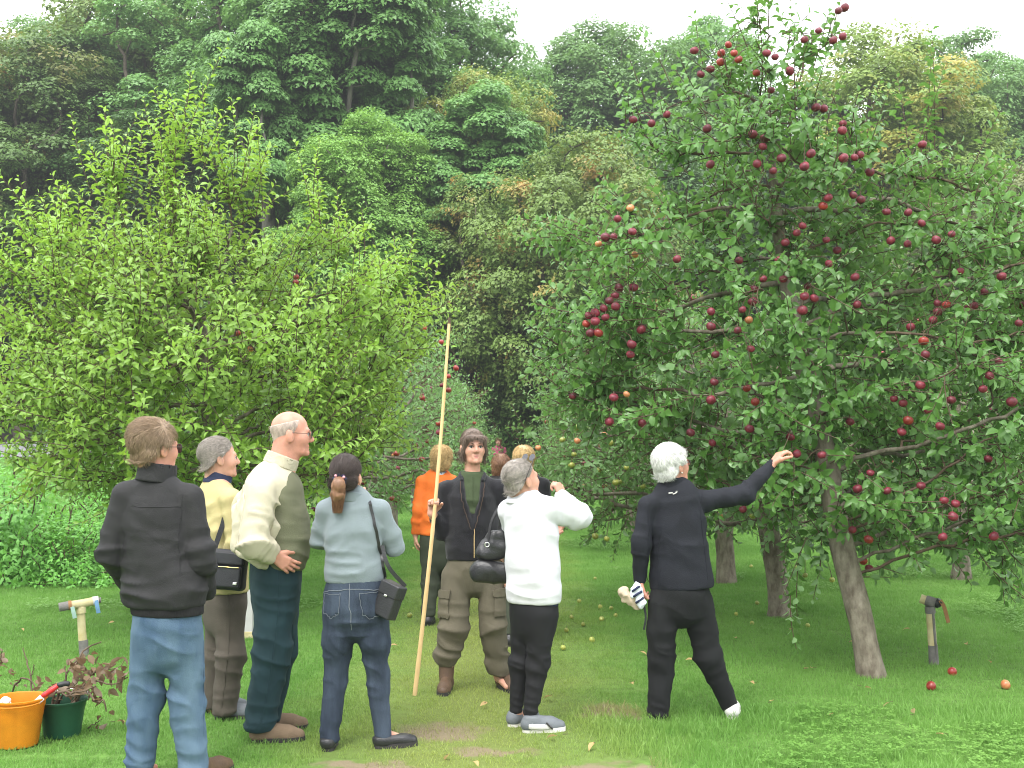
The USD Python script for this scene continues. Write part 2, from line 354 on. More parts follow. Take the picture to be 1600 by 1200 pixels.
def colonize(attr, start, step, infl, kill, iters=140, bias=(0, 0, .12), seed=0):
    rng = np.random.default_rng(seed)
    pos, par = [np.array(p, float) for p in start], list(range(-1, len(start) - 1))
    attr = attr.copy(); bias = np.array(bias)
    for _ in range(iters):
        if not len(attr): break
        T = np.array(pos); d, i = cKDTree(T).query(attr)
        m = d < infl
        if not m.any(): break
        acc = np.zeros_like(T); np.add.at(acc, i[m], unit(attr[m] - T[i[m]]))
        idx = np.unique(i[m])
        new = T[idx] + step * unit(unit(acc[idx]) + bias + rng.normal(0, .16, (len(idx), 3)))
        dd, _ = cKDTree(T).query(new)
        ok = dd > step * .35
        if not ok.any(): break
        for q, j in zip(new[ok], idx[ok]): pos.append(q); par.append(int(j))
        d2, _ = cKDTree(new[ok]).query(attr)
        attr = attr[d2 > kill]
    return np.array(pos), np.array(par)

def pipe_radii(par, r_tip, e=2.3, r_max=None):
    n = len(par); r = np.zeros(n); kids = np.zeros(n, int)
    for k in range(n - 1, -1, -1):
        if kids[k] == 0: r[k] = r_tip**e
        if par[k] >= 0: r[par[k]] += r[k]; kids[par[k]] += 1
    r = r**(1 / e)
    if r_max: r = np.minimum(r * min(1, 1.0), 1e9); r = r_tip + (r - r_tip) * (r_max - r_tip) / max(r[0] - r_tip, 1e-6)
    return r, kids

def limbs(pos, par, r, sides=6, keep=None):
    """Frusta along the segments parent -> node."""
    c = np.arange(len(par))[par >= 0] if keep is None else np.array([k for k in keep if par[k] >= 0])
    p = par[c]; d = unit(pos[c] - pos[p])
    gp_ = np.where(par[p] >= 0, par[p], p); dp = unit(pos[p] - pos[gp_] + 1e-9 * d); dp = np.where((par[p] >= 0)[:, None] & ((dp * d).sum(1) > .5)[:, None], dp, d)
    r0 = np.minimum(r[p], r[c] * 1.35); r1 = r[c]
    ref = np.array([.31, .17, .2]); ang = np.arange(sides) * 2 * np.pi / sides
    def ring(cn, dr, rr):
        a = unit(np.cross(dr, ref)); b = np.cross(dr, a)
        return cn[:, None] + rr[:, None, None] * (np.cos(ang)[None, :, None] * a[:, None] + np.sin(ang)[None, :, None] * b[:, None])
    v = np.concatenate([ring(pos[p], dp, r0), ring(pos[c] + d * (r1 * .25)[:, None], d, r1)], 1).reshape(-1, 3)
    k = np.arange(sides); q = np.stack([k, (k + 1) % sides, sides + (k + 1) % sides, sides + k], 1)
    f = (np.arange(len(c))[:, None, None] * 2 * sides + q).reshape(-1, 4)
    return v, np.vstack([f[:, [0, 1, 2]], f[:, [0, 2, 3]]])

def shoots(rng, base, dirs, length, spacing, leaf_len, droop=.3, leaf_w=.55, curl=.25, taper=True, full=True, flat=.35):
    """Leafy shoots: a bent stem with leaves set spirally along it. Returns leaf arrays and stem polylines."""
    P, D, N, L, stems = [], [], [], [], []
    for b, d, ln in zip(base, unit(dirs), length):
        n = max(4, int(ln / spacing))
        t = (np.arange(n) + .6) / n
        bend = np.array([rng.normal(0, .25), rng.normal(0, .25), rng.uniform(-.2, .35) - droop * .3])
        q = b + d * (t * ln)[:, None] + bend * ((t**2) * ln * .5)[:, None]
        ax = unit(d + bend * t[:, None])
        stems.append(np.vstack([b, q[1::3], q[-1:]]))
        ph = rng.uniform(0, 6.28) + np.arange(n) * 2.4
        s = unit(np.cross(ax, np.array([.2, .3, .1]) + rng.normal(0, .05, 3))); u = np.cross(ax, s)
        rad = np.cos(ph)[:, None] * s + np.sin(ph)[:, None] * u
        ld = unit(rad * .9 + ax * (.35 + .6 * t[:, None]**2) + np.array([0, 0, -droop]) * (1 - .5 * t[:, None]) + rng.normal(0, .18, (n, 3)))
        nn = unit(ax * 1.0 + np.array([0, 0, flat]) + rng.normal(0, .3, (n, 3)))
        ll = leaf_len * rng.uniform(.72, 1.2, n) * (1 - .45 * t**3 if taper else 1)
        P.append(q + rad * .006); D.append(ld); N.append(nn); L.append(ll)
    P, D, N, L = map(np.concatenate, (P, D, N, L))
    return P, D, N, L, stems

plain('bark_apple', (.075, .060, .043), .9, .4, 16, 1.0, 50, .15, stretch=(1, 1, .45), col2=(.22, .195, .15))
plain('bark_twig', (.085, .060, .040), .85, .3, 20, .3, 60, .2)
plain('bark_dark', (.050, .040, .030), .9, .35, 4, .8, 10, .1, stretch=(1, 1, .3), col2=(.12, .10, .08))
plain('bark_pale', (.09, .082, .07), .9, .3, 3, .6, 10, .1, stretch=(1, 1, .3), col2=(.20, .18, .155))
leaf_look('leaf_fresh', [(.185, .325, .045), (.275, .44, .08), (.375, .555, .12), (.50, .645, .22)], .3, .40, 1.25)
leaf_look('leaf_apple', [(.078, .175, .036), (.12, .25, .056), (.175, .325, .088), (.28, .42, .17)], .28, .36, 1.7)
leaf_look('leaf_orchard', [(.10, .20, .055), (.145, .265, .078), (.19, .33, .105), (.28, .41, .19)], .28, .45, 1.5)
leaf_look('leaf_ash', [(0.1088, 0.234, 0.0552), (0.1472, 0.2925, 0.069), (0.192, 0.351, 0.0874)], .25, .5, 1.25, vscale=3.5)
leaf_look('leaf_ash_bright', [(0.1344, 0.2691, 0.0442), (0.1792, 0.3276, 0.0552), (0.2304, 0.3861, 0.0736)], .25, .5, 1.25, vscale=3.5)
leaf_look('leaf_dark', [(0.0461, 0.103, 0.0239), (0.064, 0.1346, 0.0276), (0.0896, 0.1696, 0.035)], .2, .55, 1.2, vscale=3.5)
leaf_look('leaf_maple', [(0.0704, 0.1346, 0.0258), (0.096, 0.1638, 0.0304), (0.128, 0.1989, 0.0386)], .22, .55, 1.2, patch=((.22, .15, .04), .55, 4.0), vscale=3.5)
leaf_look('leaf_olive', [(0.1344, 0.2106, 0.0313), (0.1856, 0.2574, 0.0368), (0.2304, 0.3042, 0.0442)], .22, .55, 1.2, patch=((.36, .25, .05), .52, 4.0), vscale=3.5)
leaf_look('leaf_orange', [(0.1088, 0.1755, 0.0313), (0.1408, 0.2106, 0.0368), (0.1792, 0.2515, 0.046)], .22, .55, 1.2, patch=((.42, .17, .05), .56, 5.5), vscale=3.5)
leaf_look('leaf_green', [(0.0832, 0.1755, 0.0368), (0.1088, 0.2164, 0.0442), (0.1408, 0.2574, 0.0534)], .22, .55, 1.2, vscale=3.5)
leaf_look('leaf_grey', [(0.1088, 0.1346, 0.0442), (0.1344, 0.1638, 0.0515), (0.1792, 0.1989, 0.0644)], .22, .55, 1.2, vscale=3.5)
leaf_look('leaf_weed', [(.11, .29, .045), (.15, .35, .06), (.21, .42, .09), (.29, .47, .14)], .3, .45, 1.3, vscale=.8)

# ------------------------------------------------------------------ the far wood
def forest_tree(cls, seed, lean, ells, trunk_r, leafm, barkm, n_attr=900, clump=34, clump_r=.055, leaf=.016, trunk_top=.35, fork=.0):
    """A unit tree (height 1): trunk and limbs by space colonization inside ells, leaf clumps round the twig ends."""
    rng = np.random.default_rng(seed)
    A = ellipsoid_points(rng, ells, n_attr, .45)
    t = np.linspace(0, trunk_top, 9); start = np.column_stack([lean[0] * t + .01 * np.sin(t * 14 + seed), lean[1] * t + .008 * np.cos(t * 11 + seed), t])
    pos, par = colonize(A, start, .032, .55, .05, 60, (0, 0, .08), seed)
    r, kids = pipe_radii(par, .0016, 2.2, trunk_r)
    v, f = limbs(pos, par, r, 6)
    obj('trunk', (v, f), barkm, cls, smooth=True)
    tips = pos[(kids == 0) | (r < .0030)]
    tips = tips[tips[:, 2] > .05]
    if len(tips) > 1100: tips = tips[rng.choice(len(tips), 1100, False)]
    cen = np.mean(np.array(ells)[:, :3], 0)
    clump = int(135000 / len(tips)); n = len(tips) * clump; k = np.repeat(np.arange(len(tips)), clump)
    size = rng.uniform(.7, 1.35, len(tips))[k]
    u = unit(rng.normal(size=(n, 3))); u[:, 2] = np.where(u[:, 2] < -.25, -u[:, 2] * .6, u[:, 2])
    out = unit(tips - cen)[k]
    P = tips[k] + u * (clump_r * size * rng.uniform(.55, 1, n)**.5)[:, None] * np.array([1.15, 1.15, .72])
    N = unit(u * .8 + np.array([0, 0, .7]) + out * .25 + rng.normal(0, .35, (n, 3)))
    D = unit(np.cross(N, rng.normal(size=(n, 3))) + np.array([0, 0, -.35]) + u * .3)
    L = leaf * rng.uniform(.7, 1.35, n)
    L = L * .76
    obj('crown', leaves(P, D, N, L, L * .95, None), leafm, cls, smooth=False)
    FSTAT.append((len(tips), n))

FSTAT = []
C_tall = [(0, 0, .55, .20, .20, .22), (.05, .03, .80, .14, .15, .17), (-.09, .02, .70, .14, .14, .15), (.12, -.05, .45, .15, .14, .13), (-.13, -.03, .42, .13, .13, .12), (.06, 0, .26, .14, .14, .12), (-.07, 0, .2, .14, .14, .12)]
C_ash = [(0, 0, .62, .22, .20, .16), (.10, .03, .82, .15, .14, .15), (-.12, .02, .80, .14, .14, .13), (.17, -.05, .50, .14, .14, .10), (-.18, -.03, .52, .13, .13, .11), (.02, -.10, .36, .13, .12, .08), (-.02, .02, .92, .09, .1, .08), (.1, .05, .28, .12, .12, .08), (-.1, 0, .26, .12, .12, .08)]
C_high = [(0, 0, .72, .17, .16, .13), (.08, .03, .86, .12, .12, .12), (-.1, .02, .82, .12, .12, .12), (.12, -.05, .62, .12, .12, .08), (-.12, -.03, .62, .12, .11, .08)]
C_round = [(0, 0, .52, .32, .30, .26), (.12, .05, .70, .22, .22, .2), (-.14, 0, .66, .22, .22, .22), (.02, -.03, .82, .2, .2, .17), (.22, -.05, .42, .16, .18, .16), (-.22, .03, .38, .18, .18, .17)]
C_low = [(0, 0, .48, .42, .40, .34), (.2, .1, .62, .28, .28, .26), (-.22, 0, .56, .26, .28, .3), (.05, -.1, .75, .25, .25, .2), (-.1, -.1, .3, .36, .3, .22)]
FOREST = {}
for nm, sd, ells, tr, lm, bm, na, cl, cr, lf, tt in [
        ('bright_ash', 1, C_ash, .022, 'leaf_ash', 'bark_dark', 1300, 60, 0.0400, 0.00843, .35),
        ('fresh_ash', 2, C_ash, .020, 'leaf_ash_bright', 'bark_pale', 1200, 60, 0.0432, 0.00903, .30),
        ('bare_trunked_ash', 9, C_high, .019, 'leaf_ash', 'bark_pale', 900, 60, .0400, .00990, .5),
        ('dark_maple', 3, C_round, .024, 'leaf_maple', 'bark_dark', 1200, 60, 0.0448, 0.00989, .28),
        ('deep_tree', 4, C_tall, .018, 'leaf_dark', 'bark_pale', 1100, 60, 0.0448, 0.00989, .38),
        ('olive_maple', 5, C_round, .022, 'leaf_olive', 'bark_dark', 1200, 60, 0.0448, 0.00989, .25),
        ('rusty_maple', 6, C_low, .026, 'leaf_orange', 'bark_dark', 1200, 60, 0.0528, 0.01204, .22),
        ('green_oak', 7, C_round, .022, 'leaf_green', 'bark_dark', 1200, 60, 0.0448, 0.00989, .28),
        ('grey_willow', 8, C_low, .022, 'leaf_grey', 'bark_dark', 900, 60, 0.0560, 0.01161, .2)]:
    FOREST[nm] = proto(nm)
    forest_tree(FOREST[nm], sd, (.03 * math.sin(sd), .02), ells, tr, lm, bm, na, cl, cr, lf, tt)

WOOD = [  # kind, centre px, top px, depth, width / height, turn, label
    ('dark_maple', 55, 28, 50, 1.0, .3, 'broad dark green tree filling the left edge of the wood'),
    ('deep_tree', 30, 215, 52, 1.25, 1.2, 'dark low tree at the left edge under the broad dark one'),
    ('green_oak', 120, -8, 66, 1.0, 2.0, 'thin grey green treetop against the sky at far left'),
    ('rusty_maple', 190, -60, 56, .85, .4, 'tall maple with orange top beside the dark tree at left'),
    ('bright_ash', 330, -70, 50, 1.0, .0, 'tall light green ash left of the tallest ash'),
    ('bright_ash', 475, -95, 46, 1.1, 2.2, 'tallest light green ash with a bare trunk, top out of sight'),
    ('bright_ash', 675, -70, 50, .9, 4.0, 'light green ash right of the tallest one, edge against the sky'),
    ('fresh_ash', 590, 175, 38, .95, .8, 'fresh green lower ash in front of the tall ash trees'),
    ('fresh_ash', 480, 330, 36, .8, 2.4, 'fresh green lower tree behind the pale green apple tree'),
    ('olive_maple', 745, 95, 45, .80, 1.0, 'olive maple with yellowing top at the centre of the wood'),
    ('rusty_maple', 880, 165, 37, .85, 2.0, 'broad maple with orange leaf tips left of the red apple tree'),
    ('green_oak', 860, 45, 64, 1.0, .5, 'green treetop on the skyline above the orange tipped maple'),
    ('green_oak', 985, 15, 62, .9, 3.1, 'green treetop on the skyline left of the tall apple shoots'),
    ('bright_ash', 1085, 35, 66, .9, 5.0, 'green treetop on the skyline behind the tall apple shoots'),
    ('olive_maple', 1392, 36, 50, .95, 4.0, 'round yellow green maple behind the top of the red apple tree'),
    ('green_oak', 1475, 45, 60, .8, 5.2, 'dark green treetop right behind the yellow green maple'),
    ('bright_ash', 1560, 85, 64, .9, 1.7, 'blue green tree on the skyline at the right edge'),
    ('green_oak', 1640, 100, 62, .9, 1.0, 'green tree cut by the right edge of the view'),
    ('grey_willow', 1600, 205, 42, 1.0, .7, 'dull grey green tree at the right edge behind the apple tree'),
    ('deep_tree', 1270, 140, 50, 1.2, 2.7, 'dark tree in the gap behind the right apple tree'),
    ('deep_tree', 1070, 215, 46, 1.2, .4, 'dark tree behind the left shoulder of the right apple tree'),
    ('bare_trunked_ash', 716, 130, 41, 1.0, 5.5, 'ash with long pale bare trunk behind the top of the pole'),
    ('bare_trunked_ash', 545, -90, 43, .9, 2.5, 'ash with bare trunk showing above the fresh green lower ash'),
    ('bare_trunked_ash', 428, 10, 42, .8, 1.5, 'ash with bare trunk showing right of the pale green apple tree top'),
    ('deep_tree', 690, 300, 52, 1.2, 5.5, 'dark tree deep behind the top of the pole'),
    ('deep_tree', 250, 180, 47, 1.3, 3.6, 'dark tree behind the top shoots of the pale green apple tree'),
    ('dark_maple', 175, 330, 50, 1.1, 4.4, 'dark maple behind the left side of the pale green apple tree'),
    ('dark_maple', 890, 395, 36, .95, 3.0, 'dark maple over the far end of the path'),
    ('deep_tree', 800, 440, 44, 1.2, 1.9, 'deep shaded tree at the far end of the path'),
    ('olive_maple', 220, 185, 49, .9, 5.0, 'small yellowing maple showing left of the pale green apple tree'),
    ('green_oak', 1480, 300, 44, 1.1, 2.9, 'green tree seen through the right side of the red apple tree'),
    ('deep_tree', 560, 330, 50, 1.3, 2.1, 'dark tree between the pale green apple tree and the ash'),
    ('green_oak', -260, 90, 52, 1.1, 1.4, 'green tree beyond the left edge of the view'),
    ('bright_ash', -430, 40, 56, 1.1, 3.3, 'light ash far beyond the left edge of the view'),
    ('dark_maple', -620, 120, 52, 1.1, .7, 'dark maple far beyond the left edge of the view'),
    ('dark_maple', 1790, 150, 50, 1.1, 2.2, 'dark maple beyond the right edge of the view'),
    ('fresh_ash', 1960, 110, 54, 1.1, 4.1, 'fresh green ash far beyond the right edge of the view'),
    ('dark_maple', -80, 130, 53, 1.1, 2.5, 'dark tree cut by the left edge of the view'),
]
for kd, px, py, d, wr, tz, lab in WOOD:
    p = at(px, py, d); gz = float(ground_z(p[0], d)); h = p[2] - gz
    copy_of(FOREST[kd], kd, lab, 'tree', (p[0], d, gz - .1), tz, (h * wr, h * wr, h), 'trees of the wood behind the orchard')
for n_, (px, d, h, kd) in enumerate([(-150, 60, 20, 'green_oak'), (250, 74, 19, 'green_oak'), (560, 76, 18, 'deep_tree'), (1230, 72, 15, 'green_oak'), (1380, 75, 13, 'deep_tree'), (760, 72, 15, 'deep_tree'), (1780, 58, 16, 'green_oak'), (410, 70, 20, 'dark_maple')]):
    p = at(px, 600, d); gz = float(ground_z(p[0], d))
    copy_of(FOREST[kd], kd, ['green tree at the back beyond the left edge', 'green tree deep in the wood behind the tall ash trees', 'dark tree deep in the wood behind the lower ash', 'green tree deep in the wood behind the red apple tree top', 'dark tree deep behind the yellow green maple', 'dark tree deep in the wood behind the olive maple', 'green tree at the back beyond the right edge', 'dark maple deep in the wood behind the tallest ash'][n_],
            'tree', (p[0], d, gz), n_ * 1.3, (h * .95, h * .95, h), 'trees of the wood behind the orchard')

# ------------------------------------------------------------------ shrubs
def shrub(cls, seed, ells, n, leafm, leaf, full=False):
    rng = np.random.default_rng(seed)
    A = ellipsoid_points(rng, ells, n, .75); A = A[A[:, 2] > .02]
    e = np.array(ells); cen = e[:, :3].mean(0) * np.array([1, 1, .3])
    d = unit(A - cen + rng.normal(0, .15, A.shape) + [0, 0, .25])
    ln = rng.uniform(.10, .24, len(A))
    P, D, N, L, st = shoots(rng, A - d * ln[:, None] * .6, d, ln, .028, leaf, .35, full=full)
    obj('leaves', leaves(P, D, N, L, L * .55, full), leafm, cls, smooth=False)
    root = [np.linspace([0, 0, 0], s[0], 3) for s in st[::9]]
    tag(obj('stems', cat_mesh([tube(s, .006, 4, False) for s in st[::5]]), 'bark_twig', cls, smooth=True), kind='stuff')
SHRUB_E = [(0, 0, .25, .72, .6, .70), (.5, .1, .1, .55, .5, .42), (-.5, 0, .15, .55, .5, .55), (.1, -.3, .0, .9, .4, .34)]
sh1, sh2 = proto('weedy_shrub'), proto('dark_shrub')
shrub(sh1, 31, SHRUB_E, 1000, 'leaf_weed', .078)
shrub(sh2, 32, [(0, 0, .35, .9, .7, .75), (.6, .1, .2, .6, .5, .6), (-.6, .1, .25, .55, .5, .65)], 900, 'leaf_green', .075)
for px, d, s, z, lab in [(5, 13.6, 1.35, 1.25, 'leafy green bush at the left edge beyond the yellow post'), (118, 13.2, 1.0, 1.0, 'leafy green bush left of the man in the black jacket'),
                         (-70, 13.9, 1.35, 1.25, 'leafy bush cut by the left edge of the view'), (70, 15.2, 1.5, 1.05, 'tall leafy bush below the road'), (190, 14.8, 1.3, 1.0, 'leafy bush behind the man in the black jacket'),
                         (-20, 17.0, 1.5, .95, 'leafy bush just below the road at far left'), (260, 16.5, 1.5, 1.0, 'leafy bush behind the man in the yellow jacket')]:
    p = at(px, 800, d); copy_of(sh1, 'bush', lab, 'bush', (p[0], d, float(ground_z(p[0], d)) - .05), px * .37, (s, s, s * z), 'leafy bushes at the left of the lawn')
for px, d, s, lab in [(1420, 18, 1.0, 'low green bush under the right apple tree'), (1500, 18.5, 1.2, 'low green bush left of the right edge'), (1590, 17.5, 1.3, 'low green bush at the right edge'), (1340, 19, 1.1, 'low green bush behind the leaning trunk'),
                      (1690, 18, 1.3, 'low bush beyond the right edge')]:
    p = at(px, 800, d); copy_of(sh2, 'bush', lab, 'bush', (p[0], d, -.1), px * .31, (s, s, s * .8), 'low bushes behind the right apple tree')
for k, (px, d, s) in enumerate([(30, 53, 4), (140, 52, 4), (290, 48, 3.4), (450, 37, 3.2), (600, 38, 3), (700, 40, 3), (790, 39, 2.6), (880, 38, 3), (990, 37, 3), (1110, 37, 3.2), (1230, 38, 3.2), (1350, 38, 3.2), (1460, 38, 3.2), (1560, 36, 3), (1660, 36, 3)]):
    p = at(px, 600, d); names = ['left edge', 'road', 'left apple tree', 'bald man', 'ponytailed woman', 'pole', 'path end', 'fleece woman', 'reaching woman', 'crown left of the leaning trunk', 'leaning trunk', 'red apples', 'right post', 'right edge', 'last tree on the right']
    copy_of(sh2, 'undergrowth', f'dark undergrowth at the foot of the wood behind the {names[k]}', 'undergrowth', (p[0], d, float(ground_z(p[0], d)) - .2), k * 1.9, (s, s, s * 1.1), 'undergrowth along the foot of the wood')
# ------------------------------------------------------------------ apple trees
def apple_mesh(k=12, rows=9, seed=0):
    th = np.linspace(0, np.pi, rows); r = np.sin(th) * (1 + .06 * np.cos(th)); z = np.cos(th) * .92
    z = z - .30 * np.exp(-(r / .28)**2) * (th < 1) + .16 * np.exp(-(r / .22)**2) * (th > 2)
    a = np.arange(k) * 2 * np.pi / k
    v = np.stack([r[:, None] * np.cos(a), r[:, None] * np.sin(a), np.broadcast_to(z[:, None], (rows, k))], -1).reshape(-1, 3)
    i, j = np.meshgrid(np.arange(rows - 1), np.arange(k), indexing='ij')
    q = np.stack([i * k + j, (i + 1) * k + j, (i + 1) * k + (j + 1) % k, i * k + (j + 1) % k], -1).reshape(-1, 4)
    return v, np.vstack([q[:, [0, 1, 2]], q[:, [0, 2, 3]]])
APPLE = apple_mesh()
def apple_look(name, a, b, rough=.35):
    n = {'tc': ('texture_coordinate', {}), 'o': ('object_info', {}), 'n': ('noise_texture', {'scale': 1.3, 'detail': 3.0}), 'add': ('vector_math', {'math_type': 'add'}),
         'r': ('rgb_ramp', {'ramp': [(.3, a), (.68, b)]}), 'h': ('hsv', {}), 'v': ('map_range', {'to_min': .7, 'to_max': 1.25}), 'p': ('principled_bsdf', {'roughness': rough, 'specular_ior_level': .45})}
    M[name] = usdkit.material(stage, '/World/Looks/' + name, n, [('tc.object', 'add.vector1'), ('o.location', 'add.vector2'), ('add.vector', 'n.vector'), ('n.fac', 'r.fac'), ('o.random', 'v.value'), ('v.result', 'h.value'), ('r.color', 'h.color'), ('h.color', 'p.base_color')], surface='p.BSDF')
apple_look('apple_crimson', (.072, .006, .014), (.165, .018, .030), .5)
apple_look('apple_scarlet', (.16, .010, .011), (.24, .035, .022))
apple_look('apple_orange', (.34, .10, .04), (.42, .20, .08))
apple_look('apple_yellow', (.17, .21, .035), (.28, .28, .06))

def px_ells(lst, base):
    """Ellipsoids read off the photograph: centre and radii in pixels at a depth, and the radius in depth in metres."""
    out = []
    for px, py, rx, ry, d, rd in lst:
        c = at(px, py, d) - base; s = d / FPX
        out.append((*c, rx * s, rd, ry * s))
    return out

def apple_tree(parent, base, ells, trunk, trunk_r, leafm, seed, n_attr=1500, n_shoot=1500, shoot=(.16, .45), up=.5, leaf=.075, leaf_w=.55, spacing=.024, full=True, apples=(), gap=.8, droop=.3, leaders=(), step=.11, twig_sides=4, trunk_top=.55):
    """trunk: points from the ground up (relative to base); apples: (position relative to base, radius, material, clear the view to it)."""
    rng = np.random.default_rng(seed)
    A = ellipsoid_points(rng, ells, n_attr, .4)
    T = spline(trunk, max(10, int(len(trunk) * 3)))
    pos, par = colonize(A, T, step, .9, step * 1.5, 90, (0, 0, .10), seed)
    r, kids = pipe_radii(par, .0035, 2.25, trunk_r)
    nt = len(T)
    r[:nt] = np.maximum(r[:nt], trunk_r * np.linspace(1, trunk_top, nt)); r[0] *= 1.25; r[1] *= 1.08
    tv, tf = tube(np.vstack([T[:1] - [0, 0, .15], T]), np.concatenate([[r[0] * 1.2], r[:nt]]) * 1.0, 16)
    tv = tv + (meshkit.fbm(tv * [14, 14, 6], 3, seed)[:, None] - .5) * .035 * np.linalg.norm(tv[:, :2] - tv[:, :2].mean(0), axis=1)[:, None].clip(.02, .1) / .1 * np.array([1, 1, 0])
    tr = obj('trunk', (tv, tf), 'bark_apple', parent, smooth=True)
    big = [k for k in range(nt, len(par)) if r[k] > .012]; small = [k for k in range(nt, len(par)) if r[k] <= .012]
    top = np.arange(len(par))
    for k in range(nt, len(par)):
        if par[k] >= nt: top[k] = top[par[k]]
    for q in np.unique(top[big]) if big else []: obj('limb', limbs(pos, par, r, 7, [k for k in big if top[k] == q]), 'bark_apple', parent, smooth=True)
    # shoots from the thin wood
    thin = np.where((r < .012) & (np.arange(len(r)) >= nt))[0]
    tips = thin[kids[thin] == 0]
    cen = np.array(ells)[:, :3].mean(0)
    pick = np.concatenate([tips, rng.choice(thin, max(0, n_shoot - len(tips)))]) if n_shoot > len(tips) else rng.choice(tips, n_shoot, False)
    B = pos[pick] + rng.normal(0, .02, (len(pick), 3))
    d0 = unit(pos[pick] - pos[par[pick]])
    d = unit(d0 * .5 + unit(B - cen) * .55 + np.array([0, 0, up]) * rng.uniform(.2, 1.3, len(B))[:, None] + rng.normal(0, .42, B.shape))
    ln = rng.uniform(*shoot, len(B)) * rng.choice([.6, 1, 1, 1.35], len(B))
    lb = []
    for c, dirn, L_ in leaders: lb.append((c, unit(dirn), L_))
    if lb:
        B = np.vstack([B] + [[x[0]] for x in lb]); d = np.vstack([d] + [[x[1]] for x in lb]); ln = np.concatenate([ln, [x[2] for x in lb]])
    P, D, N, L, stems = shoots(rng, B, d, ln, spacing, leaf, droop, full=full)
    if len(apples):
        ap = np.array([a[0] for a in apples]); ar = np.array([a[1] for a in apples]); see = np.array([a[3] for a in apples])
        eye = np.array([0, 0, EYE]) - base
        q = P + D * (L * .5)[:, None]
        dead = np.zeros(len(P), bool)
        for a_, r_, s_ in zip(ap, ar, see):
            w = unit(eye - a_); rel = q - a_; t = rel @ w; off = np.linalg.norm(rel - t[:, None] * w, axis=1)
            dead |= (np.linalg.norm(rel, axis=1) < r_ * 1.2)
            if s_: dead |= (t > 0) & (t < gap) & (off < r_ * rng.uniform(.9, 1.35) + L * .25)
        P, D, N, L = P[~dead], D[~dead], N[~dead], L[~dead]
        T_ = cKDTree(pos)
        for a_, r_ in zip(ap, ar):
            _, kk = T_.query(a_ + [0, 0, r_ * 2]); e = pos[kk]
            stems.append(spline([a_ + [0, 0, r_ * .6], a_ + [0, 0, r_ * 1.5] + (e - a_) * .1, (a_ + e) / 2 + [0, 0, .05], e], 7))
    tw = [limbs(pos, par, r, 5, small)] + [tube(s, np.linspace(.0045, .002, len(s)), twig_sides, False) for s in stems]
    obj('twigs', cat_mesh(tw), 'bark_twig', parent, smooth=True)
    obj('crown', leaves(P, D, N, L, L * leaf_w * rng.uniform(.85, 1.15, len(L)), full), leafm, parent, smooth=True)
    for a_, r_, m_, _ in apples:
        obj('apple', APPLE, m_, parent, smooth=True, loc=a_, rot=(rng.uniform(-35, 35), rng.uniform(-35, 35), rng.uniform(0, 360)), scale=r_ * np.array([1, 1, rng.uniform(.9, 1.02)]))

def on_front(px, py, ells, base, deep=.07, default=None):
    """The point where the sight line through a pixel of the photograph first enters the crown."""
    p1 = at(px, py, 1.0); o = np.array([0, 0, EYE]); w = p1 - o
    best = None
    for e in ells:
        c, rr = np.array(e[:3]) + base, np.array(e[3:]) * .95
        a, b = w / rr, (o - c) / rr
        A_, B_, C_ = a @ a, a @ b, b @ b - 1
        disc = B_ * B_ - A_ * C_
        if disc > 0:
            t = (-B_ - math.sqrt(disc)) / A_
            if t > 0 and (best is None or t < best): best = t
    if best is None: best = default
    return o + w * (best + deep) - base

# the tree with the dark red apples, right of the path
RED = [(1085,79),(1138,70),(1127,83),(1147,83),(1126,97),(1154,93),(1110,108),(1095,116),(1198,83),(1211,89),(1257,62),(1279,48),(1302,63),(1317,57),(1310,17),(1320,12),(1234,111),(1182,114),(1205,141),(1275,168),(1287,170),(1316,204),(1317,193),(1105,201),(1176,210),(1192,229),(1195,216),(1110,257),(1183,256),(1208,267),(1221,247),(1267,240),(1257,260),(1344,242),(1318,247),(1335,246),(1441,226),(1359,269),(1294,309),(1286,322),(1333,305),(1345,312),(1385,331),(1419,332),(1440,349),(1392,376),(1418,381),(1487,366),(1463,375),(1227,379),(1254,353),(1245,364),(1291,375),(1308,391),(989,187),(1018,193),(1042,179),(965,342),(946,371),(959,370),(988,362),(967,450),(990,449),(961,462),(952,470),(962,479),(943,482),(930,489),(946,496),(920,493),(916,506),(930,502),(923,520),(935,520),(987,538),(985,554),(1002,515),(895,619),(952,659),(1003,661),(959,621),(1058,405),(1217,407),(1155,407),(1178,452),(1176,471),(1224,436),(1193,436),(1111,487),(1160,484),(1111,510),(1153,516),(1262,447),(1257,463),(1272,466),(1254,485),(1336,433),(1339,476),(1295,412),(1500,424),(1565,432),(1538,456),(1465,487),(1465,474),(1479,476),(1511,479),(1522,478),(1458,500),(1597,477),(1592,505),(1443,533),(1423,511),(1173,545),(1118,554),(1446,554),(1560,564),(1546,587),(1438,602),(1536,608),(1116,597),(1167,607),(1111,625),(1180,628),(1397,623),(1411,630),(1450,641),(1486,625),(1581,628),(1419,657),(1469,666),(1409,675),(1171,670),(1079,676),(1113,692),(1235,683),(1245,709),(1360,739),(1386,767),(1439,759),(1475,782),(1493,787),(1544,717),(1284,711),(1328,659),(1489,807),(1473,839),(1332,828),(1357,843),(1349,877),(1358,888),(1553,838),(1161,796),(1340,764)]
ORANGE = [(985,325),(935,381),(992,398),(979,616),(1170,500)]
base = np.array([*at(1362, 1050, 7.9)[:2], 0.0])
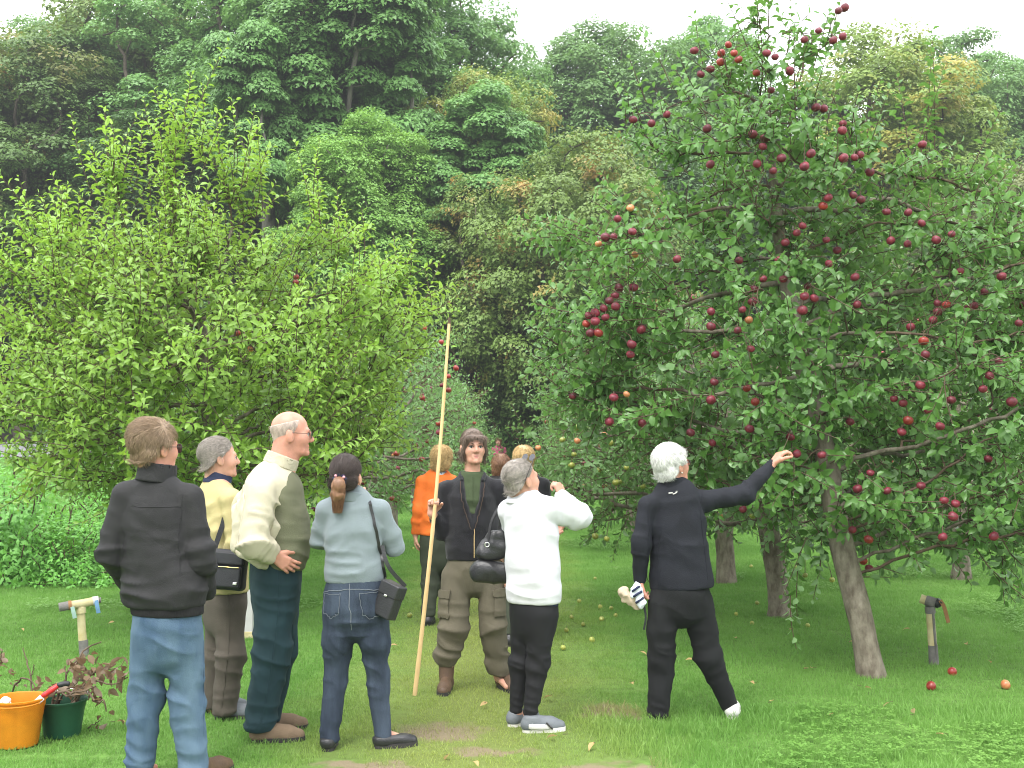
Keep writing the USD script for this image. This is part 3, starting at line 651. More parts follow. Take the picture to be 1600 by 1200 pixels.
RE = px_ells([(1185,560,230,190,8.5,1.15),(1010,400,150,90,8.3,.8),(960,520,100,80,8.2,.6),(1000,620,140,90,8.4,.8),(1210,300,165,140,8.4,.95),(1060,200,110,70,8.3,.6),(1195,100,90,85,8.2,.5),(1300,60,50,40,8.1,.3),
              (1430,420,190,170,8.7,1.15),(1450,320,95,55,8.6,.6),(1480,620,210,150,8.4,1.3),(1230,730,170,80,8.5,1.1),(1560,790,150,90,8.0,1.0),(1400,800,150,70,8.2,1.0),(1600,450,120,150,8.6,1.0)], base)
trunk = [at(px, py, d) - base for px, py, d in [(1362,1052,7.9),(1345,970,7.92),(1325,890,7.96),(1308,820,8.0),(1296,740,8.08),(1275,650,8.15),(1248,540,8.2),(1225,420,8.25),(1210,300,8.25),(1203,180,8.22)]]
trunk[0][2] = 0
rng = np.random.default_rng(5)
ap = []
for k, (px, py) in enumerate(RED):
    ap.append((on_front(px, py, RE, base, rng.uniform(.02, .12), 8.1), rng.uniform(.028, .037), 'apple_scarlet' if (1120 < px < 1160 and py < 100) or rng.random() < .05 else 'apple_crimson', k < 24 or 54 < k < 80 or rng.random() < .75))
for px, py in ORANGE: ap.append((on_front(px, py, RE, base, .1, 8.1), rng.uniform(.024, .03), 'apple_orange', True))
lead = [(at(px, py, d) - base, (dx, dy, 1.0), L) for px, py, d, dx, dy, L in [(1185,60,8.1,-.1,-.05,.75),(1200,60,8.2,.05,0,.8),(1170,80,8.2,-.35,0,.6),(1225,100,8.2,.3,0,.7),(1290,90,8.1,.25,-.1,.55),(1270,110,8.1,.3,0,.5),(1100,110,8.2,-.2,0,.45),(1050,140,8.2,-.3,0,.5),(1010,160,8.3,-.4,0,.4),
        (1430,290,8.6,.15,0,.95),(1445,250,8.6,.1,0,1.0),(1425,270,8.6,-.1,0,.9),(1460,230,8.6,.05,0,.95),(1350,250,8.5,.1,0,.6),(1510,280,8.6,.5,0,.6),(1290,230,8.4,0,0,.6)]]
lead += [(at(px, py, d) - base, v, L) for px, py, d, v, L in [(930,360,8.2,(-1,0,.25),.5),(900,350,8.2,(-1,-.1,.1),.45),(880,370,8.2,(-1,0,.0),.35),(1540,880,7.6,(.5,-.1,-.6),.45),(1560,900,7.6,(.6,-.1,-.4),.4),(1520,850,7.7,(.4,-.2,-.7),.5),(1590,930,7.6,(.6,0,-.3),.35),(1250,860,8.0,(-.2,-.1,-1),.5),(1235,930,8.0,(-.1,-.2,-.8),.4),(1260,840,8.0,(-.4,0,-1),.4)]]
red_tree = thing('apple_tree', 'large apple tree with leaning trunk, loaded with dark red apples', 'apple tree', base)
apple_tree(red_tree, base, RE, trunk, .088, 'leaf_apple', 7, 2300, 2900, (.14, .42), .35, .092, .62, .028, True, ap, .9, .38, lead, trunk_top=.18)

# the pale green tree on the left
base = np.array([*at(345, 880, 10.2)[:2], 0.0])
LE = px_ells([(340,620,270,170,10.3,1.7),(305,490,165,140,10.2,1.2),(288,290,46,120,10.2,.45),(372,320,36,85,10.2,.4),(178,320,32,65,10.2,.4),(500,415,38,85,10.1,.45),(560,520,90,95,10.1,.9),(120,480,110,110,10.2,1.0),(553,635,72,115,10.4,.8),(620,500,50,80,10.5,.6),(75,610,95,100,10.2,1.1),(200,725,150,60,9.8,1.1),(470,720,130,60,9.9,1.0),(95,400,45,70,10.2,.5)], base)
trunk = [np.array([0, 0, 0.0])] + [at(px, py, d) - base for px, py, d in [(343,800,10.2),(338,720,10.22),(325,620,10.25),(318,520,10.25)]]
rng = np.random.default_rng(6)
ap = [(on_front(px, py, LE, base, .16, 9.8), .028, m, True) for px, py, m in [(463,433,'apple_scarlet'),(462,441,'apple_scarlet'),(371,521,'apple_scarlet'),(392,545,'apple_orange')]]
lead = []
for k in range(70):
    e = LE[rng.integers(len(LE))]; u = unit(rng.normal(size=3) * [1, 1, .5] + [0, 0, .7]); c = np.array(e[:3]) + u * np.array(e[3:]) * .85
    lead.append((c, unit(u * [.45, .45, .2] + [0, 0, 1.0]), rng.uniform(.35, .75)))
for px, py, L in [(285,235,.75),(288,225,.95),(280,260,.8),(500,370,.8),(495,400,.7),(300,240,.6),(370,270,.65),(385,290,.6),(345,250,.5),(175,290,.7),(165,300,.55),(190,310,.55),(95,370,.55),(85,400,.5),(500,350,.55),(505,380,.5),(235,310,.45),(640,450,.45),(675,480,.4),(570,400,.45),(20,450,.4),(255,330,.6),(410,330,.6)]:
    lead.append((at(px, py, 10.1 + rng.uniform(-.2, .2)) - base, (rng.normal(0, .12), rng.normal(0, .12), 1.0), L))
left_tree = thing('apple_tree', 'pale green apple tree with upright leafy shoots on the left, few apples', 'apple tree', base)
apple_tree(left_tree, base, LE, trunk, .09, 'leaf_fresh', 8, 2000, 2700, (.2, .55), .9, .092, .50, .031, True, ap, .7, .22, lead)

# the tree with yellow apples behind the reaching woman
base = np.array([*at(1218, 962, 10.6)[:2], 0.0])
YE = px_ells([(1080,690,200,110,11.0,1.2),(940,700,120,110,10.9,1.1),(1250,660,160,120,11.0,1.2),(1010,560,150,100,11.2,1.2),(900,790,90,60,10.8,.9),(1060,790,110,50,10.8,1.0),(1230,800,120,50,10.6,.9)], base)
trunk = [np.array([0, 0, 0.0])] + [at(px, py, d) - base for px, py, d in [(1216,930,10.6),(1212,890,10.6),(1203,840,10.6),(1195,790,10.65),(1180,730,10.75),(1150,670,10.9)]]
rng = np.random.default_rng(9)
ap = [(on_front(px, py, YE, base, .05, 10.2), rng.uniform(.026, .034), m, rng.random() < .6) for px, py, m in [(901,668,'apple_yellow'),(879,687,'apple_yellow'),(902,689,'apple_orange'),(955,692,'apple_yellow'),(944,679,'apple_orange'),(841,700,'apple_orange'),(897,710,'apple_yellow'),(893,727,'apple_yellow'),(937,734,'apple_yellow'),(979,731,'apple_yellow'),(968,753,'apple_yellow'),(962,754,'apple_yellow'),(1094,717,'apple_yellow'),(1139,714,'apple_yellow'),(1115,728,'apple_orange'),(1131,737,'apple_yellow'),(1156,737,'apple_yellow'),(1264,774,'apple_yellow'),(1258,899,'apple_yellow'),(1300,906,'apple_yellow'),(1005,760,'apple_yellow'),(1176,806,'apple_yellow'),(930,838,'apple_yellow'),(948,842,'apple_yellow')]]
yellow_tree = thing('apple_tree', 'apple tree with yellow apples behind the woman reaching up', 'apple tree', base)
apple_tree(yellow_tree, base, YE, trunk, .10, 'leaf_orchard', 12, 1300, 1100, (.16, .42), .3, .080, .58, .027, True, ap, .7, .35)

# further trees of the orchard rows
def orchard_kind(name, seed, leafm, reds, am):
    cls = proto(name); rng = np.random.default_rng(seed)
    E_ = [(0, 0, 2.0, 1.5, 1.5, .95), (.5, .2, 2.7, .9, .9, .6), (-.6, -.1, 2.4, .9, .9, .7), (.1, -.5, 1.25, 1.5, 1.2, .5), (-.3, .4, 1.4, 1.5, 1.2, .6)]
    aps = []
    for k in range(reds):
        u = unit(rng.normal(size=3)); e = E_[rng.integers(len(E_))]
        aps.append((np.array(e[:3]) + u * np.array(e[3:]) * 1.0, rng.uniform(.034, .043), am[rng.integers(len(am))], False))
    apple_tree(cls, np.zeros(3), E_, [(0, 0, 0), (.03, 0, .4), (.0, .03, .8), (-.04, 0, 1.3), (0, 0, 1.8)], .10, leafm, seed, 1000, 900, (.18, .45), .35, .082, .58, .03, False, aps, .5, .3, step=.14, twig_sides=3)
    return cls
oa = orchard_kind('orchard_tree', 21, 'leaf_orchard', 60, ['apple_scarlet', 'apple_crimson'])
ob = orchard_kind('orchard_tree', 22, 'leaf_apple', 30, ['apple_crimson', 'apple_orange'])
ROWS = [(oa, 555, 13.8, 1.0, .3, 'apple tree with red apples behind the ponytailed woman'), (ob, 588, 17.2, 1.05, 2.0, 'apple tree with red apples behind the person in orange'), (oa, 612, 21.5, 1.1, 1.2, 'third apple tree back along the left row by the path'),
        (ob, 650, 27, 1.1, 4.0, 'far apple tree on the left of the path end'), (oa, 672, 33, 1.1, 5.0, 'farthest apple tree on the left of the path'),
        (ob, 1135, 13.1, 1.05, 2.2, 'apple tree with dark trunk second behind the reaching woman'), (oa, 1000, 16.8, 1.05, 3.3, 'apple tree behind the woman in white fleece'), (ob, 985, 21, 1.05, .8, 'fourth apple tree back along the right row'), (oa, 955, 26, 1.05, 5.3, 'far apple tree on the right of the path'), (ob, 930, 33, 1.1, 1.7, 'farthest apple tree on the right of the path'),
        (oa, 1500, 13.5, 1.05, 4.4, 'apple tree behind the right side of the red apple tree'), (ob, 1395, 18, 1.1, 2.9, 'apple tree of the next row seen under the red apple tree'), (oa, 1640, 20, 1.1, .2, 'apple tree at the right edge of the next row'), (ob, 330, 16.5, 1.1, 1.1, 'apple tree behind the pale green apple tree'), (oa, 762, 42, 1.1, 2.6, 'pale apple tree closing the far end of the avenue at left'), (ob, 822, 44, 1.1, .6, 'pale apple tree closing the far end of the avenue at right'), (oa, 1250, 22, 1.1, 3.9, 'apple tree far back behind the leaning trunk')]
for cl, px, d, s, tz, lab in ROWS:
    p = at(px, 800, d); copy_of(cl, 'apple_tree', lab, 'apple tree', (p[0], d, float(ground_z(p[0], d))), tz, (s, s, s), 'apple trees of the orchard rows')
# ------------------------------------------------------------------ soft bodies from blended distance fields
def _metric(flat):
    if flat is None: return None
    n = unit(flat[0]); return np.eye(3) + (1 / flat[1] - 1) * np.outer(n, n)

class Seg:
    """A tapered rod from a to b; flat = (axis, factor) squashes its section along the axis."""
    def __init__(s, a, b, ra, rb=None, flat=None):
        s.a, s.b, s.ra, s.rb = np.asarray(a, float), np.asarray(b, float), ra, ra if rb is None else rb
        s.M = _metric(flat); m = max(s.ra, s.rb)
        s.lo, s.hi = np.minimum(s.a, s.b) - m, np.maximum(s.a, s.b) + m
    def __call__(s, X, Y, Z):
        p = [X - s.a[0], Y - s.a[1], Z - s.a[2]]; ab = s.b - s.a
        if s.M is not None:
            p = [s.M[i, 0] * p[0] + s.M[i, 1] * p[1] + s.M[i, 2] * p[2] for i in range(3)]; ab = s.M @ ab
        t = np.clip((p[0] * ab[0] + p[1] * ab[1] + p[2] * ab[2]) / max(ab @ ab, 1e-9), 0, 1)
        return np.sqrt((p[0] - t * ab[0])**2 + (p[1] - t * ab[1])**2 + (p[2] - t * ab[2])**2) - (s.ra + t * (s.rb - s.ra))

class Ell:
    """An ellipsoid with centre c, axes the columns of R."""
    def __init__(s, c, r, R=np.eye(3)):
        s.c, s.r, s.R = np.asarray(c, float), np.broadcast_to(np.asarray(r, float), (3,)), R
        e = np.sqrt(((R * s.r)**2).sum(1)); s.lo, s.hi = s.c - e, s.c + e
    def __call__(s, X, Y, Z):
        d = [X - s.c[0], Y - s.c[1], Z - s.c[2]]
        q = [(s.R[0, i] * d[0] + s.R[1, i] * d[1] + s.R[2, i] * d[2]) / s.r[i] for i in range(3)]
        k0 = np.sqrt(q[0]**2 + q[1]**2 + q[2]**2); k1 = np.sqrt((q[0] / s.r[0])**2 + (q[1] / s.r[1])**2 + (q[2] / s.r[2])**2)
        return k0 * (k0 - 1) / np.maximum(k1, 1e-6)

class Half:
    """The half space behind the plane through p with outward normal n."""
    def __init__(s, p, n): s.p, s.n = np.asarray(p, float), unit(n)
    def __call__(s, X, Y, Z): return (X - s.p[0]) * s.n[0] + (Y - s.p[1]) * s.n[1] + (Z - s.p[2]) * s.n[2]

class Vol:
    def __init__(s, prims, step, fine=()):
        lo = np.min([p.lo for p in prims], 0) - .03; hi = np.max([p.hi for p in prims], 0) + .03
        s.ax = []
        for i in range(3):
            x, out = lo[i], []
            while x < hi[i] + step:
                out.append(x); st = step
                for f in fine:
                    if f[0][i] - step < x < f[1][i]: st = min(st, f[2])
                x += st
            s.ax.append(np.array(out))
        s.d = np.full([len(a) for a in s.ax], .06, np.float32)
    def _sub(s, lo, hi, m):
        sl = tuple(slice(max(0, int(np.searchsorted(a, l - m)) - 1), int(np.searchsorted(a, h + m)) + 1) for a, l, h in zip(s.ax, lo, hi))
        return sl, (s.ax[0][sl[0]][:, None, None], s.ax[1][sl[1]][None, :, None], s.ax[2][sl[2]][None, None, :])
    def add(s, p, k=.02):
        sl, g = s._sub(p.lo, p.hi, .05); e = p(*g); d = s.d[sl]
        h = np.maximum(k - np.abs(d - e), 0) / k
        s.d[sl] = np.minimum(d, e) - h * h * k / 4
    def cut(s, p, k=.008):
        if hasattr(p, 'lo'): sl, g = s._sub(p.lo, p.hi, .03); e = -p(*g)
        else: sl = (slice(None),) * 3; g = np.ix_(*s.ax); e = p(*g)
        d = s.d[sl]; h = np.maximum(k - np.abs(d - e), 0) / k
        s.d[sl] = np.maximum(d, e) + h * h * k / 4
    def mesh(s):
        d = s.d; neg = d < 0
        c = np.zeros(np.array(d.shape) - 1, np.uint8)
        for o in np.ndindex(2, 2, 2): c += neg[o[0]:o[0] + c.shape[0], o[1]:o[1] + c.shape[1], o[2]:o[2] + c.shape[2]]
        I = np.argwhere((c > 0) & (c < 8))
        idm = np.full(c.shape, -1, np.int32); idm[tuple(I.T)] = np.arange(len(I))
        acc = np.zeros((len(I), 3)); cnt = np.zeros(len(I))
        X = [np.asarray(a) for a in s.ax]
        for axis in range(3):
            for o in np.ndindex(2, 2):
                oa = list(o); oa.insert(axis, 0); ob = list(o); ob.insert(axis, 1)
                A, B = I + oa, I + ob
                da, db = d[tuple(A.T)], d[tuple(B.T)]; m = (da < 0) != (db < 0)
                if not m.any(): continue
                t = (da / (da - db + 1e-12))[m]
                pa = np.stack([X[i][A[m, i]] for i in range(3)], 1); pb = np.stack([X[i][B[m, i]] for i in range(3)], 1)
                acc[m] += pa + (pb - pa) * t[:, None]; cnt[m] += 1
        v = acc / cnt[:, None]; F = []
        for axis in range(3):
            n1 = [slice(None)] * 3; n2 = [slice(None)] * 3; n1[axis] = slice(0, -1); n2[axis] = slice(1, None)
            a, b = neg[tuple(n1)], neg[tuple(n2)]
            E = np.argwhere(a != b); u, w = [(1, 2), (2, 0), (0, 1)][axis]
            E = E[(E[:, u] > 0) & (E[:, w] > 0)]
            flip = b[tuple(E.T)]
            q = []
            for du, dw in ((1, 1), (0, 1), (0, 0), (1, 0)):
                Q = E.copy(); Q[:, u] -= du; Q[:, w] -= dw
                Q = np.minimum(Q, np.array(c.shape) - 1); q.append(idm[tuple(Q.T)])
            q = np.stack(q, 1); q[flip] = q[flip][:, ::-1]; F.append(q[(q >= 0).all(1)])
        q = np.vstack(F)
        return v, np.vstack([q[:, [0, 1, 2]], q[:, [0, 2, 3]]])

def normals(v, f):
    n = np.zeros_like(v); c = np.cross(v[f[:, 1]] - v[f[:, 0]], v[f[:, 2]] - v[f[:, 0]])
    for k in range(3): n += np.stack([np.bincount(f[:, k], c[:, i], len(v)) for i in range(3)], 1)
    return unit(n)

def build(prims, step, cuts=(), fine=(), k=.02, shrink=0.0):
    V = Vol([p[0] if isinstance(p, tuple) else p for p in prims], step, fine)
    for p in prims:
        if isinstance(p, tuple): V.add(*p)
        else: V.add(p, k)
    if shrink: V.d += shrink
    for c in cuts:
        if isinstance(c, tuple): V.cut(*c)
        else: V.cut(c)
    return V.mesh()

def folds(v, f, spots=(), base=.0025, seed=0, freq=11):
    """Cloth folds: low relief everywhere, and deeper creases round the spots (centre, radius, depth, along, waves per metre along, across)."""
    n = normals(v, f)
    wv = v + .05 * np.stack([meshkit.noise(v * 5, seed + k) for k in (11, 12, 13)], 1)
    d = base * (2 * (meshkit.fbm(v * [freq, freq, freq * .6], 3, seed) - .5) + 1.0 - 3.4 * np.abs(meshkit.noise(wv * [freq * 1.1, freq * 1.1, freq * .7], seed + 3) - .5)**.75)
    for c, r, a, ax, fa, fc in spots:
        ax = unit(ax); m = np.exp(-((v - c)**2).sum(1) / r**2)
        t = (v @ ax)[:, None] * ax
        q = t * fa + (v - t) * fc + meshkit.noise(v * 6, seed + 5)[:, None] * .9
        w = meshkit.noise(q, seed + 7)
        d = d + a * m * (1.6 - 2.8 * np.abs(2 * w - 1)**.7)
    return v + n * d[:, None], f

def pixel(p):
    """Where world points show in the photograph."""
    p = np.asarray(p, float); c, s = math.cos(TILT), math.sin(TILT)
    z = p[..., 2] - EYE; dep = p[..., 1] * c + z * s; up = z * c - p[..., 1] * s
    return np.stack([800 + FPX * p[..., 0] / dep, 600 - FPX * up / dep], -1)

class Fig:
    def __init__(s, label, bpx, d, fwd, seed=0):
        s.base = np.array([at(bpx, 800, d)[0], d, 0.0]); s.d = d; s.seed = seed
        s.f = unit([fwd[0], fwd[1], 0]); s.r = np.array([s.f[1], -s.f[0], 0]); s.u = np.array([0, 0, 1.0])
        s.root = thing('person', label, 'person', s.base)
        s.skin, s.fine = [], []
        s.parts = {}
    def J(s, px, py, dy=0.0): return at(px, py, s.d + dy) - s.base
    def rings(s, lst, fwd=None):
        """Torso segments through (px, py, dy, half width, half depth)."""
        f = s.f if fwd is None else unit(fwd); out = []
        q = [(s.J(*r[:3]) if np.ndim(r[0]) == 0 else np.asarray(r[0], float), *r[-2:]) for r in lst]
        for a, b in zip(q, q[1:]): out.append(Seg(a[0], b[0], a[1], b[1], (f, (a[2] + b[2]) / (a[1] + b[1]))))
        return out
    def limb(s, pts, rad): return [Seg(a, b, ra, rb) for a, b, ra, rb in zip(pts, pts[1:], rad, rad[1:])]
    def garment(s, name, mat, prims, cuts=(), spots=(), base=.0025, step=.0105, k=.03, freq=11, parent=None, seed=0, shrink=.012):
        v, f = build(prims, step, cuts, k=k, shrink=shrink); v, f = folds(v, f, spots, base, s.seed * 7 + seed, freq)
        p = obj(name, (v, f), mat, parent or s.root, smooth=True); s.parts[name] = (v, f, normals(v, f), p)
        return p
    def on(s, name, pts, off=.004):
        """Points on the visible side of a part under pixels of the photograph."""
        v, f, n, _ = s.parts[name]; w = v + s.base
        front = ((w - [0, 0, EYE]) * n).sum(1) < 0
        px = pixel(w[front]); vi = v[front]; ni = n[front]; T = cKDTree(px); dep = w[front][:, 1]; out = []
        for p in pts:
            i = T.query_ball_point(p[:2], 3.5) or [T.query(p[:2])[1]]
            i = min(i, key=lambda k: dep[k] + .03 * np.linalg.norm(px[k] - p[:2]))
            out.append(vi[i] + ni[i] * off)
        return np.array(out)
    def seam(s, part, name, pts, r, mat, off=.001, n=26):
        q = spline(pts, n); w = s.on(part, q, off)
        w[1:-1] = (w[:-2] + w[1:-1] * 2 + w[2:]) / 4
        return obj(name, tube(w, r, 6), mat, s.parts[part][3], smooth=True)

def in_poly(p, poly):
    x, y = p[:, 0], p[:, 1]; poly = np.asarray(poly, float); r = np.zeros(len(p), bool)
    for (x0, y0), (x1, y1) in zip(poly, np.roll(poly, -1, 0)):
        c = ((y0 > y) != (y1 > y)); r ^= c & (x < (x1 - x0) * (y - y0) / (y1 - y0 + 1e-12) + x0)
    return r
def _patch(s, part, name, poly, mat, off=.004):
    """A piece of cloth lying on a part, outlined in pixels of the photograph."""
    v, f, n, p = s.parts[part]; w = v + s.base
    m = in_poly(pixel(w), poly) & (((w - [0, 0, EYE]) * n).sum(1) < 0)
    ff = f[m[f].all(1)]
    idx, inv = np.unique(ff, return_inverse=True); g = inv.reshape(-1, 3)
    a, b = v[idx] + n[idx] * off, v[idx] - n[idx] * .002
    e = np.sort(np.vstack([g[:, [0, 1]], g[:, [1, 2]], g[:, [2, 0]]]), 1); u, c = np.unique(e, axis=0, return_counts=True); ed = u[c == 1]
    k = len(idx); side = np.vstack([np.stack([ed[:, 0], ed[:, 1], ed[:, 1] + k], 1), np.stack([ed[:, 0], ed[:, 1] + k, ed[:, 0] + k], 1)])
    return obj(name, (np.vstack([a, b]), np.vstack([g, side])), mat, p, smooth=40)
Fig.patch = _patch

# ---- head
def head_frame(fwd):
    f = unit(fwd); r = unit(np.cross(f, [0, 0, 1.0])); return np.stack([r, f, np.cross(r, f)], 1)

def head(s, c, fwd, hs=1.0, neck=None, neck_r=.056, face=True, jaw=1.0, nose=1.0):
    """Skull, face and neck into the skin; s.H turns head coordinates (right, front, up) into the figure's."""
    R = head_frame(fwd); s.R, s.hc, s.hs = R, np.asarray(c, float), hs
    s.H = H = lambda x, y, z: s.hc + hs * (R @ np.array([x, y, z], float))
    E = lambda p, r: Ell(H(*p), np.array(r) * hs, R)
    S = lambda a, b, ra, rb=None: Seg(H(*a), H(*b), ra * hs, (ra if rb is None else rb) * hs)
    P = [(E((0, -.012, .032), (.076, .096, .086)), .02), (E((0, .03, -.035), (.062 * jaw, .062, .078)), .03), (S((-.026 * jaw, .062, -.088), (.026 * jaw, .062, -.088), .022), .03),
         (S((0, .086, -.096), (0, .084, -.092), .017), .02), (S((0, .090, .012), (0, .108, -.024), .009 * nose, .0135 * nose), .014), (S((-.010, .100, -.030), (.010, .100, -.030), .0085 * nose), .008),
         (S((-.034, .080, .022), (.034, .080, .022), .013), .018), (S((-.040, .060, -.028), (-.036, .066, -.022), .026), .03), (S((.040, .060, -.028), (.036, .066, -.022), .026), .03),
         (S((-.019, .087, -.058), (.019, .087, -.058), .0085), .010), (S((-.016, .086, -.071), (.016, .086, -.071), .0095), .010)]
    for q in (-1, 1):
        P += [(Ell(H(q * .079, -.008, -.012), np.array([.010, .020, .033]) * hs, R @ np.array([[1, 0, 0], [0, .97, .25], [0, -.25, .97]]).T), .006)]
    nb = H(0, -.04, -.16) if neck is None else np.asarray(neck, float)
    P += [(Seg(H(0, -.022, -.05), nb, neck_r * hs, neck_r * 1.12 * hs), .03), (Seg(H(0, .030, -.085), nb + .10 * (H(0, .1, 0) - H(0, 0, 0)), .030 * hs, .034 * hs), .03)]
    s.skin += P
    s.cut = [(Ell(H(q * .033, .098, .001), np.array([.018, .014, .011]) * hs, R), .012) for q in (-1, 1)] + [(Seg(H(-.020, .098, -.0645), H(.020, .098, -.0645), .0022 * hs), .004)]
    m = .13 * hs; s.fine.append((s.hc - m - [0, 0, .02], s.hc + m, .0046 if face else .007))
Fig.head = head

def hand(s, w, u, n, thumb, curl=(.5, .7, .5), size=1.0, spread=.0, thumb_in=.5):
    """A hand at wrist w pointing along u, palm facing n; thumb = +1 or -1 puts the thumb on the side u x n * thumb; curl bends the three joints of each finger."""
    u, n = unit(u), unit(np.asarray(n, float) - np.dot(n, unit(u)) * unit(u)); t = np.cross(u, n) * thumb; w = np.asarray(w, float)
    P, z = [], size
    knu = [(.026, .088), (.009, .092), (-.009, .088), (-.026, .080)]
    for o, l in knu: P.append((Seg(w + t * o * .55 * z, w + (t * o + u * l) * z, .0145 * z, .0115 * z), .012))
    for k, ((o, l), ln) in enumerate(zip(knu, (.070, .080, .074, .057))):
        p = w + (t * o + u * l) * z; a = 0; r = .0092 * z
        for j, q in enumerate((.46, .30, .24)):
            a += (curl[j] if np.ndim(curl[j]) == 0 else curl[j][k]) * (1 + .08 * (k - 1)); d = u * math.cos(a) + n * math.sin(a) + t * spread * (1.5 - k) * .1
            e = p + unit(d) * ln * q * z; P.append((Seg(p, e, r, r * .92), .004)); p, r = e, r * .92
    p = w + (t * .018 + u * .022) * z; d = unit(u * .75 + t * .62 + n * .25 * thumb_in)
    for ln, r, tw in ((.042, .0145, 0), (.034, .0108, thumb_in), (.026, .0095, thumb_in)):
        d = unit(d + n * .45 * tw - t * .25 * tw); e = p + d * ln * z; P.append((Seg(p, e, r * z, r * .9 * z), .007)); p = e
    s.skin += P
    q = np.array([w, w + u * .17 * z, w + u * .1 * z + n * .08 * z, w + t * .06 * z]); s.fine.append((q.min(0) - .02, q.max(0) + .02, .0042))
Fig.hand = hand

def finish_body(s, mat='skin'):
    V, F = build(s.skin, .013, s.cut, s.fine)
    p = obj('body', (V, F), mat, s.root, smooth=True); s.parts['body'] = (V, F, normals(V, F), p)
    H, hs = s.H, s.hs
    return p
Fig.body = finish_body

def face(s, brow='hair_brown', lip=True, iris='iris_blue'):
    H, hs, p = s.H, s.hs, s.root
    for q in (-1, 1):
        c = H(q * .033, .0815, .001)
        e = obj('eye', trimesh.creation.icosphere(2, .0112 * hs), 'eye_white', p, smooth=True, loc=c)
        fw = s.R[:, 1]
        obj('iris', trimesh.creation.icosphere(2, .0078 * hs), iris, e, smooth=True, loc=fw * .0060 * hs)
        obj('eyelid', tube([H(q * (.033 + o), .0925 + dz, .0072 + z) for o, z, dz in ((-.016, -.005, -.004), (-.008, .001, 0), (0, .002, .001), (.008, .001, -.001), (.016, -.004, -.007))], [.0018 * hs, .0034 * hs, .0040 * hs, .0034 * hs, .0018 * hs], 6), 'lash', p)
        obj('eyebrow', tube([H(q * o, y, z) for o, y, z in ((.016, .0945, .021), (.027, .094, .0255), (.038, .089, .0265), (.048, .080, .022))], [.0028 * hs, .0036 * hs, .003 * hs, .0012 * hs], 6), brow, p)
    if lip:
        obj('lip', tube([H(o, y, z) for o, y, z in ((-.024, .0845, -.0625), (-.012, .0945, -.0585), (0, .0955, -.0600), (.012, .0945, -.0585), (.024, .0845, -.0625))], [.001, .0036 * hs, .0038 * hs, .0036 * hs, .001], 7), 'lip', p)
        obj('lip', tube([H(o, y, z) for o, y, z in ((-.022, .0845, -.0655), (-.011, .094, -.0705), (0, .0955, -.0715), (.011, .094, -.0705), (.022, .0845, -.0655))], [.001, .0042 * hs, .0048 * hs, .0042 * hs, .001], 7), 'lip', p)
Fig.face = face

def hair(s, mat, prims, cuts=(), n=3000, length=.03, comb=None, width=.0016, lift=.003, rough=.25, bumps=.003, freq=40, curl=0.0, keep=None):
    """Hair: a shaped mass in head coordinates, and strands combed over it (comb(x, y, z) gives a direction in head coordinates)."""
    H, R, hs = s.H, s.R, s.hs
    P = []
    for p in prims:
        if p[0] == 'e': P.append((Ell(H(*p[1]), np.array(p[2]) * hs, R), p[3] if len(p) > 3 else .02))
        else: P.append((Seg(H(*p[1]), H(*p[2]), p[3] * hs, p[4] * hs), p[5] if len(p) > 5 else .02))
    C = [(Half(H(*c[1]), R @ np.array(c[2], float)), c[3] if len(c) > 3 else .02) if c[0] == 'h' else (Ell(H(*c[1]), np.array(c[2]) * hs, R), .015) for c in cuts]
    v, f = build(P, .006, C)
    nn = normals(v, f); loc = ((v - s.hc) @ R) / hs
    d = np.array([comb(*q) for q in loc]) if comb else (loc - np.array([0, -.05, .10]))
    d = unit(d) @ R.T; d = unit(d - (d * nn).sum(1, keepdims=True) * nn)
    side = np.cross(nn, d)
    q = np.stack([(v * side).sum(1) * 0 + loc @ np.array([1, .6, .3]) * 3, (loc**2).sum(1) * 60, loc[:, 2] * 2], 1)
    v = v + nn * (bumps * 2 * (meshkit.fbm(v * freq, 3, s.seed) - .5))[:, None]
    p = obj('hair', (v, f), mat, s.root, smooth=True); s.parts['hair'] = (v, f, nn, p)
    rng = np.random.default_rng(s.seed + 99); i = rng.integers(0, len(v), n)
    t = np.linspace(0, 1, 5)[None, :, None]; ln = (length * hs * rng.uniform(.5, 1.3, n))[:, None, None]
    dd = unit(d[i] + side[i] * rng.normal(0, rough, (n, 1)) + nn[i] * rng.uniform(0, .12, (n, 1)))[:, None]
    L = v[i][:, None] - nn[i][:, None] * .0015 + dd * ln * t + nn[i][:, None] * (lift * t - (ln * t)**2 / (.24 * hs))
    if curl: L = L + (side[i][:, None] * np.sin(t * 7 + rng.uniform(0, 6, (n, 1, 1))) + nn[i][:, None] * np.cos(t * 7 + rng.uniform(0, 6, (n, 1, 1)))) * curl * t
    k = int(n * .62)
    curves('strands', list(L[:k]), [np.linspace(width, width * .35, 5)] * k, mat, p)
    curves('pale_strands', list(L[k:]), [np.linspace(width, width * .3, 5)] * (n - k), mat + '_pale', p)
    return p
Fig.hair = hair

